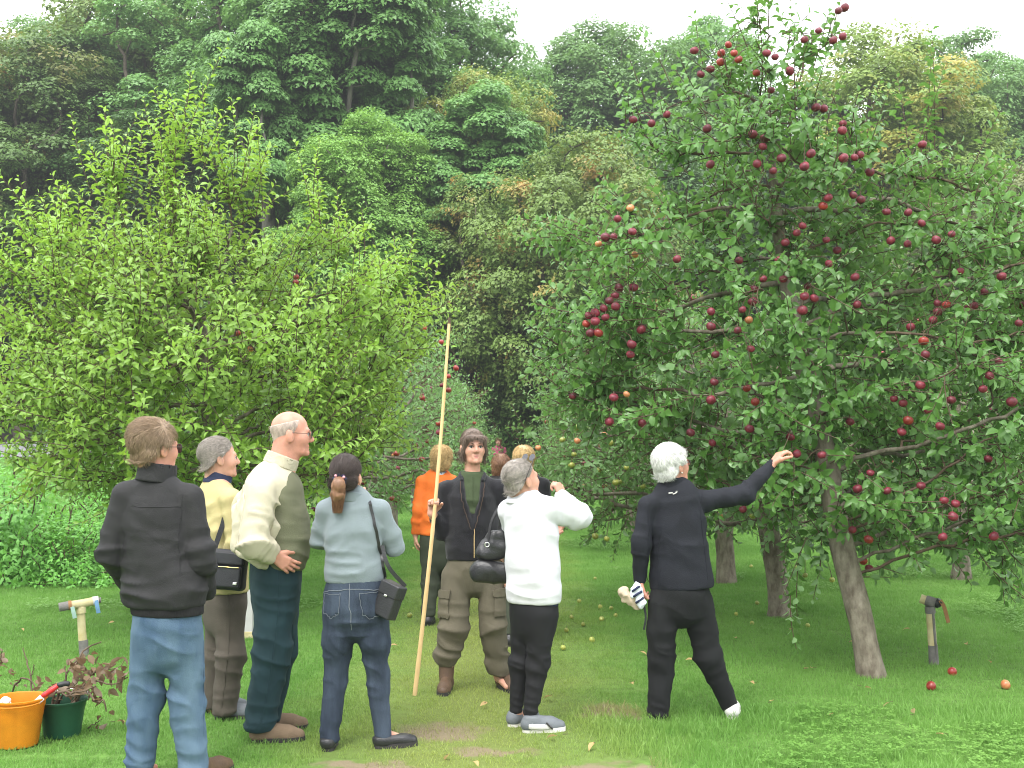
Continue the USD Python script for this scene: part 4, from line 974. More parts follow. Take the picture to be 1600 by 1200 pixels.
def shoe(s, heel, dirn, mat, sole, length=.27, high=.075, w=1.0, lace=None):
    """A shoe standing on the ground with its heel at heel, pointing along dirn."""
    f = unit([dirn[0], dirn[1], 0]); r = np.array([f[1], -f[0], 0]); h = np.array([heel[0], heel[1], 0.0]); u = np.array([0, 0, 1.0]); l = length
    Z = lambda a, b, c: h + f * a * l + r * b + u * c
    P = [(Seg(Z(.13, 0, .04), Z(.70, 0, .032), .040 * w, .043 * w), .03), (Seg(Z(.70, 0, .034), Z(.88, 0, .028), .042 * w, .033 * w), .02), (Seg(Z(.17, 0, .05), Z(.20, 0, high), .042 * w, .044 * w), .03), (Seg(Z(.30, 0, high * .9), Z(.62, 0, .052), .030 * w, .028 * w), .03)]
    v, f_ = build(P, .006, [(Half(Z(0, 0, .014), -u), .006), (Half(Z(0, 0, high + .02), u), .012)])
    p = obj('shoe', (v, f_), mat, s.root, smooth=True)
    import manifold3d
    hull = trimesh.util.concatenate([trimesh.creation.cylinder(rr * w, .024, sections=20, transform=trimesh.transformations.translation_matrix(Z(a, b, .012))) for a, b, rr in ((.15, 0, .038), (.68, .003, .047), (.88, 0, .035))]).convex_hull
    obj('sole', hull, sole, p, smooth=40)
    if lace:
        for k in range(4): obj('lace', tube(spline([Z(.36 + k * .075, -.022, high * .92 - k * .008), Z(.37 + k * .075, 0, high * .92 + .012 - k * .0085), Z(.36 + k * .075, .022, high * .92 - k * .008)], 7), .003, 6), lace, p)
    s.shoe_at = Z
    return p
Fig.shoe = shoe

def glasses(s, rim, lens, w=.024, h=.018, rr=.0016, up=.0):
    g = UsdGeom.Xform.Define(stage, numbered(s.root.GetPath(), 'glasses')).GetPrim(); H, hs = s.H, s.hs
    for q in (-1, 1):
        a = np.linspace(0, 2 * np.pi, 25)
        ring = np.array([H(q * .034 + w * math.copysign(abs(math.cos(t))**.7, math.cos(t)), .112 - abs(.034 + q * w * math.cos(t) * q) * .18, up + .000 + h * math.copysign(abs(math.sin(t))**.7, math.sin(t))) for t in a])
        obj('rim', tube(ring, rr * hs, 6, False), rim, g)
        c = ring[:-1].mean(0); k = len(ring) - 1; back = -s.R[:, 1] * .0015
        v = np.vstack([ring[:-1] * .98 + c * .02, c[None], ring[:-1] + back, (c + back)[None]])
        i = np.arange(k); fs = np.vstack([np.stack([i, (i + 1) % k, np.full(k, k)], 1), np.stack([(i + 1) % k + k + 1, i + k + 1, np.full(k, 2 * k + 1)], 1)])
        obj('lens', (v, fs), lens, g, smooth=False)
        obj('temple', tube(spline([H(q * .060, .105, up + .006), H(q * .077, .06, up + .006), H(q * .083, .0, up + .004), H(q * .083, -.018, up - .012)], 14), rr * 1.1 * hs, 6), rim, g)
    obj('bridge', tube(spline([H(-.012, .113, up + .004), H(0, .117, up + .007), H(.012, .113, up + .004)], 7), rr * hs, 6), rim, g)
    return g
Fig.glasses = glasses

# ---- materials of people
plain('skin', (.40, .215, .15), .5, .12, 14, .12, 160, .35, sss=.12)
plain('skin_red', (.40, .19, .132), .5, .16, 16, .12, 160, .35, sss=.12)
plain('eye_white', (.7, .68, .66), .2, .03); plain('iris_blue', (.02, .022, .02), .2, .1); plain('lash', (.02, .015, .012), .6, .1); plain('lip', (.36, .14, .12), .45, .08)
for nm, c in [('hair_brown', (.085, .048, .028)), ('hair_dark', (.028, .018, .014)), ('hair_sandy', (.17, .115, .07)), ('hair_grey', (.22, .195, .17)), ('hair_white', (.50, .49, .47)), ('hair_silver', (.31, .245, .205)), ('hair_blonde', (.40, .28, .13)), ('hair_auburn', (.15, .075, .04)), ('hair_mixed', (.095, .065, .048))]:
    plain(nm, c, .5, .35, 60, 0, 1, .35, stretch=(1, 1, .3)); plain(nm + '_pale', tuple(min(.8, x * 1.55 + .01) for x in c), .45, .3, 60, 0, 1, .4)
plain('jacket_black', (.012, .0115, .012), .72, .25, 6, .25, 260, .3, wr=0.16); plain('fleece_black', (.012, .012, .014), .95, .3, 20, .5, 300, .15, sheen=.15, wr=0.08); plain('softshell_black', (.008, .009, .013), .8, .2, 10, .3, 220, .25, wr=0.16)
plain('jacket_yellow', (.345, .295, .14), .75, .07, 4, .2, 240, .25, wr=0.16); plain('jacket_cream', (.39, .355, .26), .72, .06, 4, .2, 240, .25, wr=0.16); plain('shirt_olive', (.105, .108, .066), .85, .1, 5, .3, 220, .2, wr=0.16)
plain('sweater_grey', (.155, .185, .195), .92, .07, 5, .35, 260, .15, sheen=.1, wr=0.08); plain('shirt_green', (.045, .062, .030), .9, .15, 6, .3, 240, .2, wr=0.16); plain('fleece_white', (.50, .50, .515), .95, .02, 9, .3, 240, .15, wr=0.08)
plain('coat_orange', (.66, .14, .022), .75, .12, 6, .3, 120, .25, wr=0.16); plain('jeans_blue', (.036, .066, .112), .85, .3, 5, .35, 330, .2, stretch=(1, 1, .35), col2=(.095, .145, .19), wr=0.16); plain('jeans_dark', (.014, .020, .032), .85, .3, 9, .35, 330, .2, stretch=(1, 1, .25), col2=(.045, .060, .085), wr=0.16)
plain('trousers_brown', (.070, .060, .048), .85, .12, 6, .3, 260, .2, wr=0.16); plain('trousers_teal', (.010, .028, .034), .8, .15, 5, .25, 260, .25, wr=0.16); plain('cargo_khaki', (.10, .088, .062), .85, .12, 6, .3, 220, .2, wr=0.16); plain('leggings_black', (.008, .008, .009), .75, .2, 6, .2, 260, .25)
plain('trousers_black', (.009, .0095, .010), .85, .2, 6, .3, 240, .2, wr=0.16); plain('trousers_green', (.035, .042, .028), .85, .15, 6, .3, 240, .2, wr=0.16); plain('rib_black', (.016, .015, .016), .9, .3, 90, .5, 200, .2, stretch=(6, 6, .05)); plain('thread_tan', (.35, .25, .12), .7, .1); plain('thread_pale', (.15, .165, .18), .8, .1)
plain('leather_black', (.012, .012, .013), .4, .2, 10, .25, 120, .5); plain('leather_brown', (.075, .045, .026), .6, .25, 12, .3, 90, .35); plain('suede_tan', (.15, .105, .068), .85, .15, 12, .3, 160, .2); plain('rubber_dark', (.03, .028, .026), .8, .2); plain('rubber_pale', (.55, .53, .48), .7, .1); plain('sneaker_grey', (.11, .12, .13), .6, .15, 10, .2, 120); plain('sneaker_white', (.46, .45, .42), .6, .06, 10, .2, 120)
plain('nylon_black', (.014, .015, .018), .6, .2, 10, .3, 240, .4); plain('metal_bright', (.75, .74, .70), .3, .05, metallic=1.0); plain('brass', (.55, .40, .16), .35, .1, metallic=1.0); plain('lens_dark', (.01, .01, .012), .08, .1, spec=.8); plain('frame_dark', (.03, .025, .022), .3, .1)
plain('navy_cloth', (.015, .02, .05), .8, .2); plain('pink_cloth', (.55, .25, .28), .8, .1); plain('red_cloth', (.45, .03, .03), .8, .15); plain('blue_cloth', (.14, .22, .38), .85, .15); plain('rose_cloth', (.42, .10, .16), .85, .15)
M['lens_clear'] = usdkit.material(stage, '/World/Looks/lens_clear', {'f': ('fresnel', {'IOR': 1.5}), 't': ('transparent_bsdf', {'color': (.93, .95, .93)}), 'g': ('glossy_bsdf', {'roughness': .02}), 'm': ('mix_closure', {})}, [('f.fac', 'm.fac'), ('t.BSDF', 'm.closure1'), ('g.BSDF', 'm.closure2')], surface='m.closure')
n_ = {'tc': ('texture_coordinate', {}), 'mp': ('mapping', {'scale': (38, 38, 38)}), 'c': ('checker_texture', {'scale': 1.0, 'color1': (.5, .55, .6), 'color2': (.03, .045, .12)}), 'p': ('principled_bsdf', {'roughness': .9})}
M['scarf_check'] = usdkit.material(stage, '/World/Looks/scarf_blue_check', n_, [('tc.object', 'mp.vector'), ('mp.vector', 'c.vector'), ('c.color', 'p.base_color')], surface='p.BSDF')
# ------------------------------------------------------------------ the people
UP = np.array([0, 0, 1.0])
def foot(a, v): return Seg([a[0], a[1], min(a[2], .07)], [a[0] + v[0], a[1] + v[1], .036], .028, .016)
def collar(s, name, mat, nb, r, h, tilt=(0, 0, 0), r_top=None, parent=None, thick=.007):
    """A standing collar round the neck at nb."""
    nb = np.asarray(nb, float); ax = unit(UP + np.asarray(tilt)); a, b = nb, nb + ax * h; rt = r_top or r * .93
    v, f = build([Seg(a - ax * .03, b + ax * .03, r, rt)], .005, [Half(b, ax), Half(a, -ax), Seg(a - ax * .06, b + ax * .06, r - thick, rt - thick)])
    v, f = folds(v, f, (), .002, s.seed + 3, 16)
    p = obj(name, (v, f), mat, parent or s.root, smooth=True); s.parts[name] = (v, f, normals(v, f), p); return p
def line(o, n): return lambda x, y, z: (0, 0, 0)
SHORT_CUT = ('h', (0, .075, .060), (0, .66, -.72), .02)      # nape to forehead

# --- 1 man in the black jacket
s = Fig('man in black jacket and faded blue jeans seen from behind, hands in pockets', 255, 5.42, (.25, .97), 1)
J = s.J
head(s, J(243, 700), (.62, .78, -.02), 1.06, J(241, 752), .060)
cu = J(196, 775), J(174, 862, -.02), J(203, 915, .17); cr = J(297, 778), J(314, 868, -.04), J(322, 925, .15)
s.skin += s.rings([(243, 782, 0, .12, .08), (243, 800, 0, .165, .10), (250, 900, 0, .16, .10), (260, 985, 0, .16, .10)])
for a in (cu, cr): s.skin += s.limb([a[0] - UP * .03, *a[1:]], (.026, .042, .03))
hand(s, cu[2], (.5, .8, -.4), (.5, -.3, .5), 1, (.5, .6, .4)); hand(s, cr[2], (-.4, .6, -.6), (-.6, -.2, .5), -1, (.5, .6, .4))
LL = J(233, 1000), J(228, 1095, .02), J(217, 1190, 0); RL = J(289, 1000), J(292, 1095, .02), J(302, 1190, 0)
for a in (LL, RL): s.skin += s.limb(a, (.08, .055, .04)) + [foot(a[2], s.f * .14 - UP * .04)]
s.body('skin_red')
s.garment('jacket', 'jacket_black', s.rings([(243, 755, 0, .102, .094), (244, 778, 0, .15, .105), (244, 815, 0, .185, .128), (246, 870, 0, .188, .135), (256, 920, 0, .215, .15), (260, 943, 0, .205, .148), (261, 958, 0, .180, .135)])
          + [Seg(J(243, 757), cu[0], .07, .072), Seg(J(243, 757), cr[0], .07, .070)] + s.limb(cu, (.078, .072, .060)) + s.limb(cr, (.076, .074, .062)),
          [(Half(J(261, 946), -UP), .012)], [(cu[1], .13, .013, cu[1] - cu[0], 17, 4), (cr[1], .13, .014, cr[1] - cr[0], 17, 4), (J(190, 925, -.1), .13, .012, (0, 0, 1), 13, 5), (J(320, 920, -.1), .14, .013, (0, 0, 1), 13, 5), (J(246, 900, -.15), .22, .010, (.35, 0, 1), 8, 3), (J(216, 800, -.1), .1, .006, (.5, 0, 1), 10, 4)], .004)
s.garment('waistband', 'rib_black', s.rings([(261, 940, 0, .192, .142), (262, 962, 0, .186, .138)]), [(Half(J(262, 959), -UP), .004), (Half(J(262, 941), UP), .006)], (), .0015, step=.008, shrink=.004)
collar(s, 'collar', 'jacket_black', J(243, 754), .102, .100, (.12, .06, 0), .088)
s.seam('jacket', 'seam', [(205, 790), (243, 793), (283, 792)], .0016, 'jacket_black'); s.seam('jacket', 'seam', [(284, 772), (284, 800), (279, 850), (282, 900)], .0014, 'jacket_black')
s.garment('jeans', 'jeans_blue', s.rings([(262, 945, 0, .172, .13), (261, 970, 0, .178, .138), (261, 1000, 0, .182, .135)]) + s.limb([J(236, 990), LL[1], LL[2] - UP * .02], (.104, .092, .077)) + s.limb([J(287, 990), RL[1], RL[2] - UP * .02], (.104, .094, .078)),
          [(Half(LL[2] - UP * .055, -UP), .006)], [(LL[1], .16, .009, (.35, .1, 1), 12, 8), (RL[1], .16, .009, (.35, .1, 1), 12, 8), (LL[2], .10, .011, (.35, .1, 1), 20, 8), (RL[2], .10, .011, (.35, .1, 1), 20, 8), (J(262, 1005, -.1), .13, .009, (.2, 0, 1), 14, 5)], .003)
s.seam('jeans', 'seam', [(318, 1000), (319, 1080), (318, 1150)], .002, 'jeans_blue')
shoe(s, J(214, 1200) + [0, -.02, 0], (-.1, 1), 'leather_brown', 'rubber_dark'); shoe(s, J(303, 1200), (.45, .9), 'leather_brown', 'rubber_dark')
hair(s, 'hair_sandy', [('e', (0, -.016, .040), (.089, .112, .096)), ('e', (-.03, -.03, .05), (.075, .09, .09)), ('s', (-.036, -.050, -.030), (.036, -.050, -.030), .046, .046, .03), ('s', (0, -.046, -.05), (0, -.040, -.085), .047, .044, .03), ('s', (.076, .012, -.02), (.078, .005, .03), .012, .02, .02), ('s', (-.076, .012, -.02), (-.078, .005, .03), .012, .02, .02)],
     [('h', (0, .078, .062), (0, .60, -.80), .02), ('h', (0, 0, -.083), (0, 0, -1), .02)], 5600, .048, lambda x, y, z: (x * 1.0 - .35, y - .02, -1.2 * (z < .06) - .2), .0017, .009, .38)
glasses(s, 'frame_dark', 'lens_dark', .027, .021)

# --- 2 man in the yellow jacket
s = Fig('grey haired man in pale yellow jacket with folded arms and black shoulder bag', 345, 6.72, (.80, .60), 2)
J = s.J
head(s, J(343, 716), (.90, .42, 0), 1.03, J(335, 762), .058, nose=1.1)
rs, ls = J(362, 780, -.15), J(317, 776, .15)
ra, la = [rs, J(372, 850, -.17), J(402, 838, .06)], [ls, J(335, 852, .24), J(388, 848, .2)]
s.skin += s.rings([(338, 780, 0, .15, .09), (345, 860, 0, .15, .10), (350, 940, 0, .15, .10)])
for a in (ra, la): s.skin += s.limb([a[0] - UP * .03, *a[1:]], (.026, .04, .028))
hand(s, ra[2], (.5, .8, .1), (-.6, .4, 0), 1, (.3, .4, .3)); hand(s, la[2], (.6, -.7, 0), (-.6, -.5, 0), 1, (.3, .4, .3))
RL = J(358, 955, -.07), J(360, 1025, -.07), J(350, 1108, -.06); LL = J(342, 955, .07), J(340, 1025, .08), J(333, 1105, .10)
for a in (RL, LL): s.skin += s.limb(a, (.08, .055, .04)) + [foot(a[2], s.f * .13 - UP * .03)]
s.body()
s.garment('jacket', 'jacket_yellow', s.rings([(335, 762, 0, .09, .08), (338, 785, 0, .175, .115), (343, 830, 0, .195, .135), (348, 875, 0, .190, .140), (350, 905, 0, .185, .14), (351, 935, 0, .185, .14)]) + [Seg(J(335, 765), rs, .07, .068), Seg(J(335, 765), ls, .07, .068)] + s.limb(ra, (.074, .070, .052)) + s.limb(la, (.074, .070, .052)),
          [(Half(J(351, 924), -UP), .006)], [(J(345, 850, -.1), .2, .013, (.6, 0, -1), 11, 4), (J(330, 800, 0), .12, .008, (1, 0, -1), 12, 4), (ra[1], .12, .012, (.35, .1, 1), 15, 8), (J(350, 900, -.1), .13, .009, (0, 0, 1), 14, 5)], .004)
collar(s, 'collar', 'navy_cloth', J(338, 759), .088, .080, (.25, .15, 0), .078)
s.garment('trousers', 'trousers_brown', s.rings([(351, 912, 0, .168, .128), (351, 940, 0, .175, .13), (350, 958, 0, .17, .125)]) + s.limb([J(359, 950, -.06), RL[1], RL[2] - UP * .03], (.100, .095, .084)) + s.limb([J(343, 950, .06), LL[1], LL[2] - UP * .03], (.100, .093, .082)),
          [(Half(J(350, 1112, 0), -UP), .006)], [(RL[1], .16, .010, (.3, 0, 1), 11, 4), (RL[2], .1, .009, (.35, .1, 1), 16, 8)], .003)
s.seam('trousers', 'seam', [(357, 930), (358, 1000), (352, 1060), (346, 1105)], .002, 'trousers_brown')
shoe(s, RL[2] + [-.06, 0, 0], (.95, .2), 'sneaker_grey', 'rubber_dark'); shoe(s, LL[2] + [-.06, 0, 0], (.9, .4), 'sneaker_grey', 'rubber_dark')
hair(s, 'hair_grey', [('e', (0, -.018, .036), (.085, .106, .092)), ('s', (-.034, -.048, -.030), (.034, -.048, -.030), .044, .044, .03), ('s', (0, -.044, -.05), (0, -.038, -.080), .045, .043, .03), ('s', (.076, .010, -.02), (.078, .004, .02), .010, .016, .02), ('s', (-.076, .01, -.02), (-.078, .004, .02), .01, .016, .02)],
     [('h', (0, .066, .066), (0, .66, -.74), .02), ('h', (0, 0, -.080), (0, 0, -1), .02)], 4600, .045, lambda x, y, z: (x * .4, -1.0, -.35 - 1.2 * (z < 0)), .0016, .006, .28)
face(s, 'hair_grey')
S2 = s

# --- 3 bald man in the cream jacket
s = Fig('tall bald man in open cream jacket over olive shirt, hands on hips', 430, 6.25, (.94, .34), 3)
J = s.J
head(s, J(455, 678), (.97, .22, -.06), 1.08, J(438, 742), .068, nose=1.1)
ra = [J(408, 768, -.20), J(396, 850, -.30), J(425, 866, -.21)]; la = [J(403, 768, .19), J(371, 800, .34), J(405, 858, .24)]
s.skin += s.rings([(425, 770, 0, .16, .10), (435, 840, 0, .16, .12), (432, 910, 0, .16, .12)])
for a in (ra, la): s.skin += s.limb([a[0] - UP * .03, *a[1:]], (.026, .043, .033))
hand(s, ra[2], (.75, .25, -.55), (-.2, .95, 0), 1, (.25, .45, .3), 1.12, 1.0); hand(s, la[2], (.7, -.3, -.5), (0, -1, 0), -1, (.3, .4, .3))
RL = J(425, 940, -.09), J(425, 1018, -.08), J(406, 1128, -.08); LL = J(438, 940, .08), J(436, 1015, .09), J(416, 1122, .12)
for a in (RL, LL): s.skin += s.limb(a, (.085, .06, .042)) + [foot(a[2], s.f * .14 - UP * .03)]
s.body('skin_red')
s.garment('shirt', 'shirt_olive', s.rings([(442, 745, 0, .07, .06), (438, 775, 0, .18, .125), (441, 820, 0, .19, .160), (441, 850, 0, .19, .168), (436, 880, 0, .185, .140), (432, 895, 0, .175, .125)]), [(Half(J(435, 886), unit([-.12, 0, -1])), .006)],
          [(J(470, 855, -.1), .15, .008, (.3, 0, 1), 14, 3), (J(455, 800, -.1), .12, .006, (.5, 0, 1), 12, 4)], .003)
s.garment('jacket', 'jacket_cream', s.rings([(434, 733, 0, .085, .08), (425, 765, 0, .19, .155), (412, 815, 0, .215, .170), (404, 855, 0, .21, .155), (399, 885, 0, .205, .125)]) + [Seg(J(436, 742), ra[0], .075, .075), Seg(J(436, 742), la[0], .075, .075)] + s.limb(ra, (.086, .084, .056)) + s.limb(la, (.086, .082, .056))
          + [Seg(J(378, 800, .1), J(368, 862, .06), .05, .045)],
          [(Half(J(400, 872), unit([-.42, 0, -1])), .006), (Half(J(476, 772, -.15), unit([.93, -.05, -.36])), .010)],
          [(ra[1], .15, .020, ra[1] - ra[0], 14, 4), (J(385, 830, -.1), .16, .014, (1, 0, .15), 10, 3), (J(380, 790, .1), .12, .020, (.6, 0, 1), 12, 4), (J(430, 790, -.15), .13, .014, (.8, 0, 1), 12, 4), (ra[2] - [.06, 0, 0], .09, .012, ra[2] - ra[1], 18, 4), (J(425, 830, -.1), .12, .012, (.9, 0, -.5), 11, 3)], .005)
collar(s, 'collar', 'jacket_cream', J(436, 730), .100, .075, (.38, .10, 0), .092)
s.seam('jacket', 'seam', [(381, 762), (378, 800), (372, 840), (364, 868)], .003, 'jacket_cream')
s.garment('trousers', 'trousers_teal', s.rings([(432, 868, 0, .180, .150), (431, 900, 0, .185, .152), (431, 935, 0, .175, .14)]) + s.limb([J(427, 930, -.07), RL[1], RL[2] - UP * .02], (.118, .112, .092)) + s.limb([J(440, 930, .07), LL[1], LL[2] - UP * .02], (.112, .108, .090)),
          [(Half(J(410, 1139, -.05), -UP), .006)], [(RL[1], .2, .011, (.5, 0, 1), 10, 4), (RL[2], .13, .012, (.2, 0, 1), 15, 4), (J(430, 930, -.1), .13, .008, (.3, 0, 1), 13, 4)], .004)
s.seam('trousers', 'seam', [(436, 890), (434, 960), (425, 1040), (408, 1130)], .002, 'trousers_teal')
shoe(s, RL[2] + [-.05, -.01, 0], (.96, .12), 'suede_tan', 'rubber_dark', .30, .085, 1.08); shoe(s, LL[2] + [-.06, 0, 0], (.92, .3), 'suede_tan', 'rubber_dark', .30, .085, 1.08)
hair(s, 'hair_silver', [('e', (0, -.013, .030), (.0785, .0995, .0885)), ('s', (0, -.040, -.04), (0, -.034, -.075), .050, .046, .03)], [('h', (0, .020, .02), (0, .70, -.30), .006), ('h', (0, -.03, .060), (0, -.30, .95), .006), ('h', (0, 0, -.075), (0, 0, -1), .01)], 2600, .018, lambda x, y, z: (0, -.3, -1), .0012, .001, .2, .0008)
glasses(s, 'frame_dark', 'lens_clear', .024, .017); face(s, 'hair_silver')
S3 = s

# --- 4 woman with the ponytail
s = Fig('dark haired woman with ponytail in blue grey sweater and dark jeans', 555, 6.03, (.10, .99), 4)
J = s.J
head(s, J(541, 745), (.16, .98, .04), 1.0, J(546, 785), .050, jaw=.94)
ra = [J(594, 797), J(615, 850, .05), J(572, 786, .18)]; la = [J(509, 797), J(501, 842, .06), J(540, 838, .26)]
s.skin += s.rings([(550, 806, 0, .085, .06), (552, 860, 0, .12, .085), (555, 930, 0, .15, .095)])
for a in (ra, la): s.skin += s.limb([a[0] - UP * .03, *a[1:]], (.026, .037, .027))
hand(s, ra[2], (-.42, .10, .90), (-.15, 1, -.05), 1, (.35, .9, .7), .80, 1.0); hand(s, la[2], (.8, .3, .1), (0, -.5, 1), 1, (.3, .4, .3), .95)
LL = J(530, 975), J(526, 1045, .03), J(514, 1150, -.02); RL = J(582, 975), J(589, 1045, .03), J(599, 1146, .02)
for a in (LL, RL): s.skin += s.limb(a, (.08, .05, .036))
s.skin += [foot(LL[2], np.array([0, .13, -.045])), foot(RL[2], np.array([.11, .05, -.05]))]
s.body()
s.garment('sweater', 'sweater_grey', s.rings([(546, 779, 0, .088, .082), (548, 795, 0, .145, .095), (551, 830, 0, .165, .115), (552, 865, 0, .158, .112), (553, 893, 0, .168, .122), (553, 920, 0, .172, .125)]) + [Seg(J(546, 786), ra[0], .058, .060), Seg(J(546, 786), la[0], .058, .060)] + s.limb(ra, (.066, .066, .048)) + s.limb(la, (.066, .062, .048)),
          [(Half(J(553, 909), -UP), .010)], [(J(553, 893, -.1), .16, .008, (0, 0, 1), 17, 3), (ra[1], .11, .013, ra[1] - ra[0], 15, 4), (la[1], .1, .012, (.35, .1, 1), 15, 8), (J(585, 835, -.1), .1, .008, (.8, 0, 1), 13, 4), (J(520, 850, -.1), .1, .008, (-.7, 0, 1), 13, 4)], .003)
collar(s, 'collar', 'sweater_grey', J(549, 786), .092, .062, (.10, .1, 0), .086, thick=.009)
s.garment('jeans', 'jeans_dark', s.rings([(554, 900, 0, .158, .115), (554, 930, 0, .176, .13), (555, 952, 0, .188, .135)]) + s.limb([J(529, 955), J(527, 1000), LL[1], LL[2] - UP * .02], (.098, .092, .076, .062)) + s.limb([J(583, 955), J(586, 1000), RL[1], RL[2] - UP * .02], (.098, .090, .074, .058)),
          [(Half(J(555, 1157), -UP), .004)], [(LL[1], .15, .008, (.35, .1, 1), 14, 8), (RL[1], .15, .008, (.35, .1, 1), 14, 8), (LL[2], .1, .008, (.35, .1, 1), 18, 8), (J(556, 985, -.1), .1, .007, (0, 0, 1), 16, 5), (J(530, 1000, -.1), .1, .006, (1, 0, 1), 12, 5), (J(582, 1000, -.1), .1, .006, (-1, 0, 1), 12, 5)], .0025)
s.patch('jeans', 'pocket', [(508, 928), (532, 928), (531, 958), (518, 966), (506, 956)], 'jeans_dark', .004); s.patch('jeans', 'pocket', [(561, 928), (592, 924), (597, 958), (580, 967), (566, 960)], 'jeans_dark', .004)
for q in ([(508, 928), (532, 928), (531, 958), (518, 966), (506, 956), (508, 928)], [(561, 928), (592, 924), (597, 958), (580, 967), (566, 960), (561, 928)]):
    w = s.on('jeans', np.vstack([np.linspace(a, b, 8) for a, b in zip(q, q[1:])]), .006); obj('stitching', tube(w, .0010, 5), 'thread_pale', s.parts['jeans'][3])
s.seam('jeans', 'seam', [(546, 912), (546, 945), (550, 985)], .0018, 'thread_pale'); s.seam('jeans', 'seam', [(502, 925), (530, 922), (570, 922), (604, 920)], .0018, 'thread_pale', .002)
shoe(s, LL[2] + [0, -.06, 0], (-.05, 1), 'leather_black', 'rubber_dark', .24, .05, .9); shoe(s, RL[2] + [-.05, -.02, 0], (.95, .25), 'leather_black', 'rubber_dark', .24, .045, .9)
hair(s, 'hair_dark', [('e', (0, -.014, .038), (.084, .104, .093)), ('s', (-.04, -.06, -.035), (.04, -.06, -.035), .046, .046, .03)], [('h', (0, .080, .058), (0, .62, -.78), .02), ('h', (0, 0, -.085), (0, 0, -1), .02)], 4200, .06, lambda x, y, z: (0 - x, -.13 - y, -.012 - z), .0012, .001, .06, .0008)
pony = build([(Seg(s.H(0, -.100, -.005), s.H(0, -.135, -.03), .020, .032), .02), (Seg(s.H(0, -.135, -.03), s.H(-.005, -.128, -.09), .034, .036), .02), (Seg(s.H(-.005, -.128, -.09), s.H(-.01, -.12, -.145), .036, .014), .02)], .006)
pv, pf = folds(*pony, (), .004, 4, 30); pt = obj('ponytail', (pv, pf), 'hair_auburn', s.root, smooth=True)
rng = np.random.default_rng(4); L_ = []
for _ in range(1500):
    a = rng.uniform(0, 6.28); r = rng.uniform(.6, 1.06); k = np.array([math.cos(a) * .034 * r, math.sin(a) * .030 * r])
    L_.append(spline([s.H(k[0] * .5, -.105 + k[1] * .5, -.008), s.H(k[0], -.137 + k[1], -.045), s.H(k[0] * 1.05 - .004, -.130 + k[1], -.10), s.H(k[0] * rng.uniform(.2, .9) - .01, -.122 + k[1] * .6, rng.uniform(-.19, -.145))], 7))
curves('strands', L_, [np.linspace(.0014, .0008, 7)] * len(L_), 'hair_auburn', pt)
a = np.linspace(0, 2 * np.pi, 40); ring = np.array([s.H(.030 * math.cos(t), -.112 + .012 * math.cos(5 * t) * .3, -.010 + .028 * math.sin(t)) for t in a])
sc = obj('hair_tie', tube(ring, .011 + .003 * np.sin(a * 9), 8, False), 'navy_cloth', s.root, smooth=True)
for t in (.6, 2.2, 3.6, 5.0): obj('dot', trimesh.creation.icosphere(1, .008), 'pink_cloth', sc, smooth=True, loc=s.H(.032 * math.cos(t), -.124, -.010 + .030 * math.sin(t)))
S4 = s

# --- 5 the guide with the pole
s = Fig('woman facing us in open black fleece and khaki cargo trousers, holding the long pole', 738, 7.44, (.12, -.99), 5)
J = s.J
head(s, J(739, 699), (.26, -.96, .02), 1.0, J(738, 748), .050, jaw=.96)
pole_at = lambda py: at(648 + (1074 - py) / 571 * 54, py, 7.28)
hp = pole_at(786) - s.base
la = [J(697, 766), J(691, 826, -.02), hp + np.array([-.004, .045, -.075])]; ra = [J(781, 764), J(797, 832, .05), J(800, 880, -.05)]
s.skin += s.rings([(739, 770, 0, .14, .085), (740, 830, 0, .13, .085), (740, 890, 0, .15, .095)])
for a in (la, ra): s.skin += s.limb([a[0] - UP * .03, *a[1:]], (.026, .039, .028))
hand(s, la[2], (.12, -.10, 1), (.15, -1, 0), 1, (1.25, 1.35, 1.0), 1.02, 0, 1.2); hand(s, ra[2], (0, -.15, -1), (-1, 0, 0), 1, (.35, .4, .3))
LL = J(717, 920), J(709, 980, -.03), J(699, 1046, 0); RL = J(764, 920), J(768, 980, -.02), J(780, 1056, .05)
for a in (LL, RL): s.skin += s.limb(a, (.085, .055, .04))
s.skin += [foot(LL[2], np.array([-.02, -.13, -.05])), foot(RL[2], np.array([.05, -.13, -.05]))]
s.body()
face(s, 'hair_brown')
s.garment('shirt', 'shirt_green', s.rings([(738, 731, 0, .074, .074), (738, 746, 0, .082, .088), (738, 758, 0, .108, .092), (739, 780, 0, .150, .106), (740, 830, 0, .150, .108), (740, 870, 0, .165, .115)]), [(Half(J(738, 736), unit([0, -.10, 1])), .006), (Half(J(738, 868), -UP), .006)], [(J(738, 800, -.1), .14, .007, (.3, 0, 1), 14, 5)], .003, shrink=.004)
obj('zip', tube(s.on('shirt', spline([(739, 745), (739, 765), (740, 790)], 14), .002), .0028, 6), 'shirt_green', s.parts['shirt'][3])
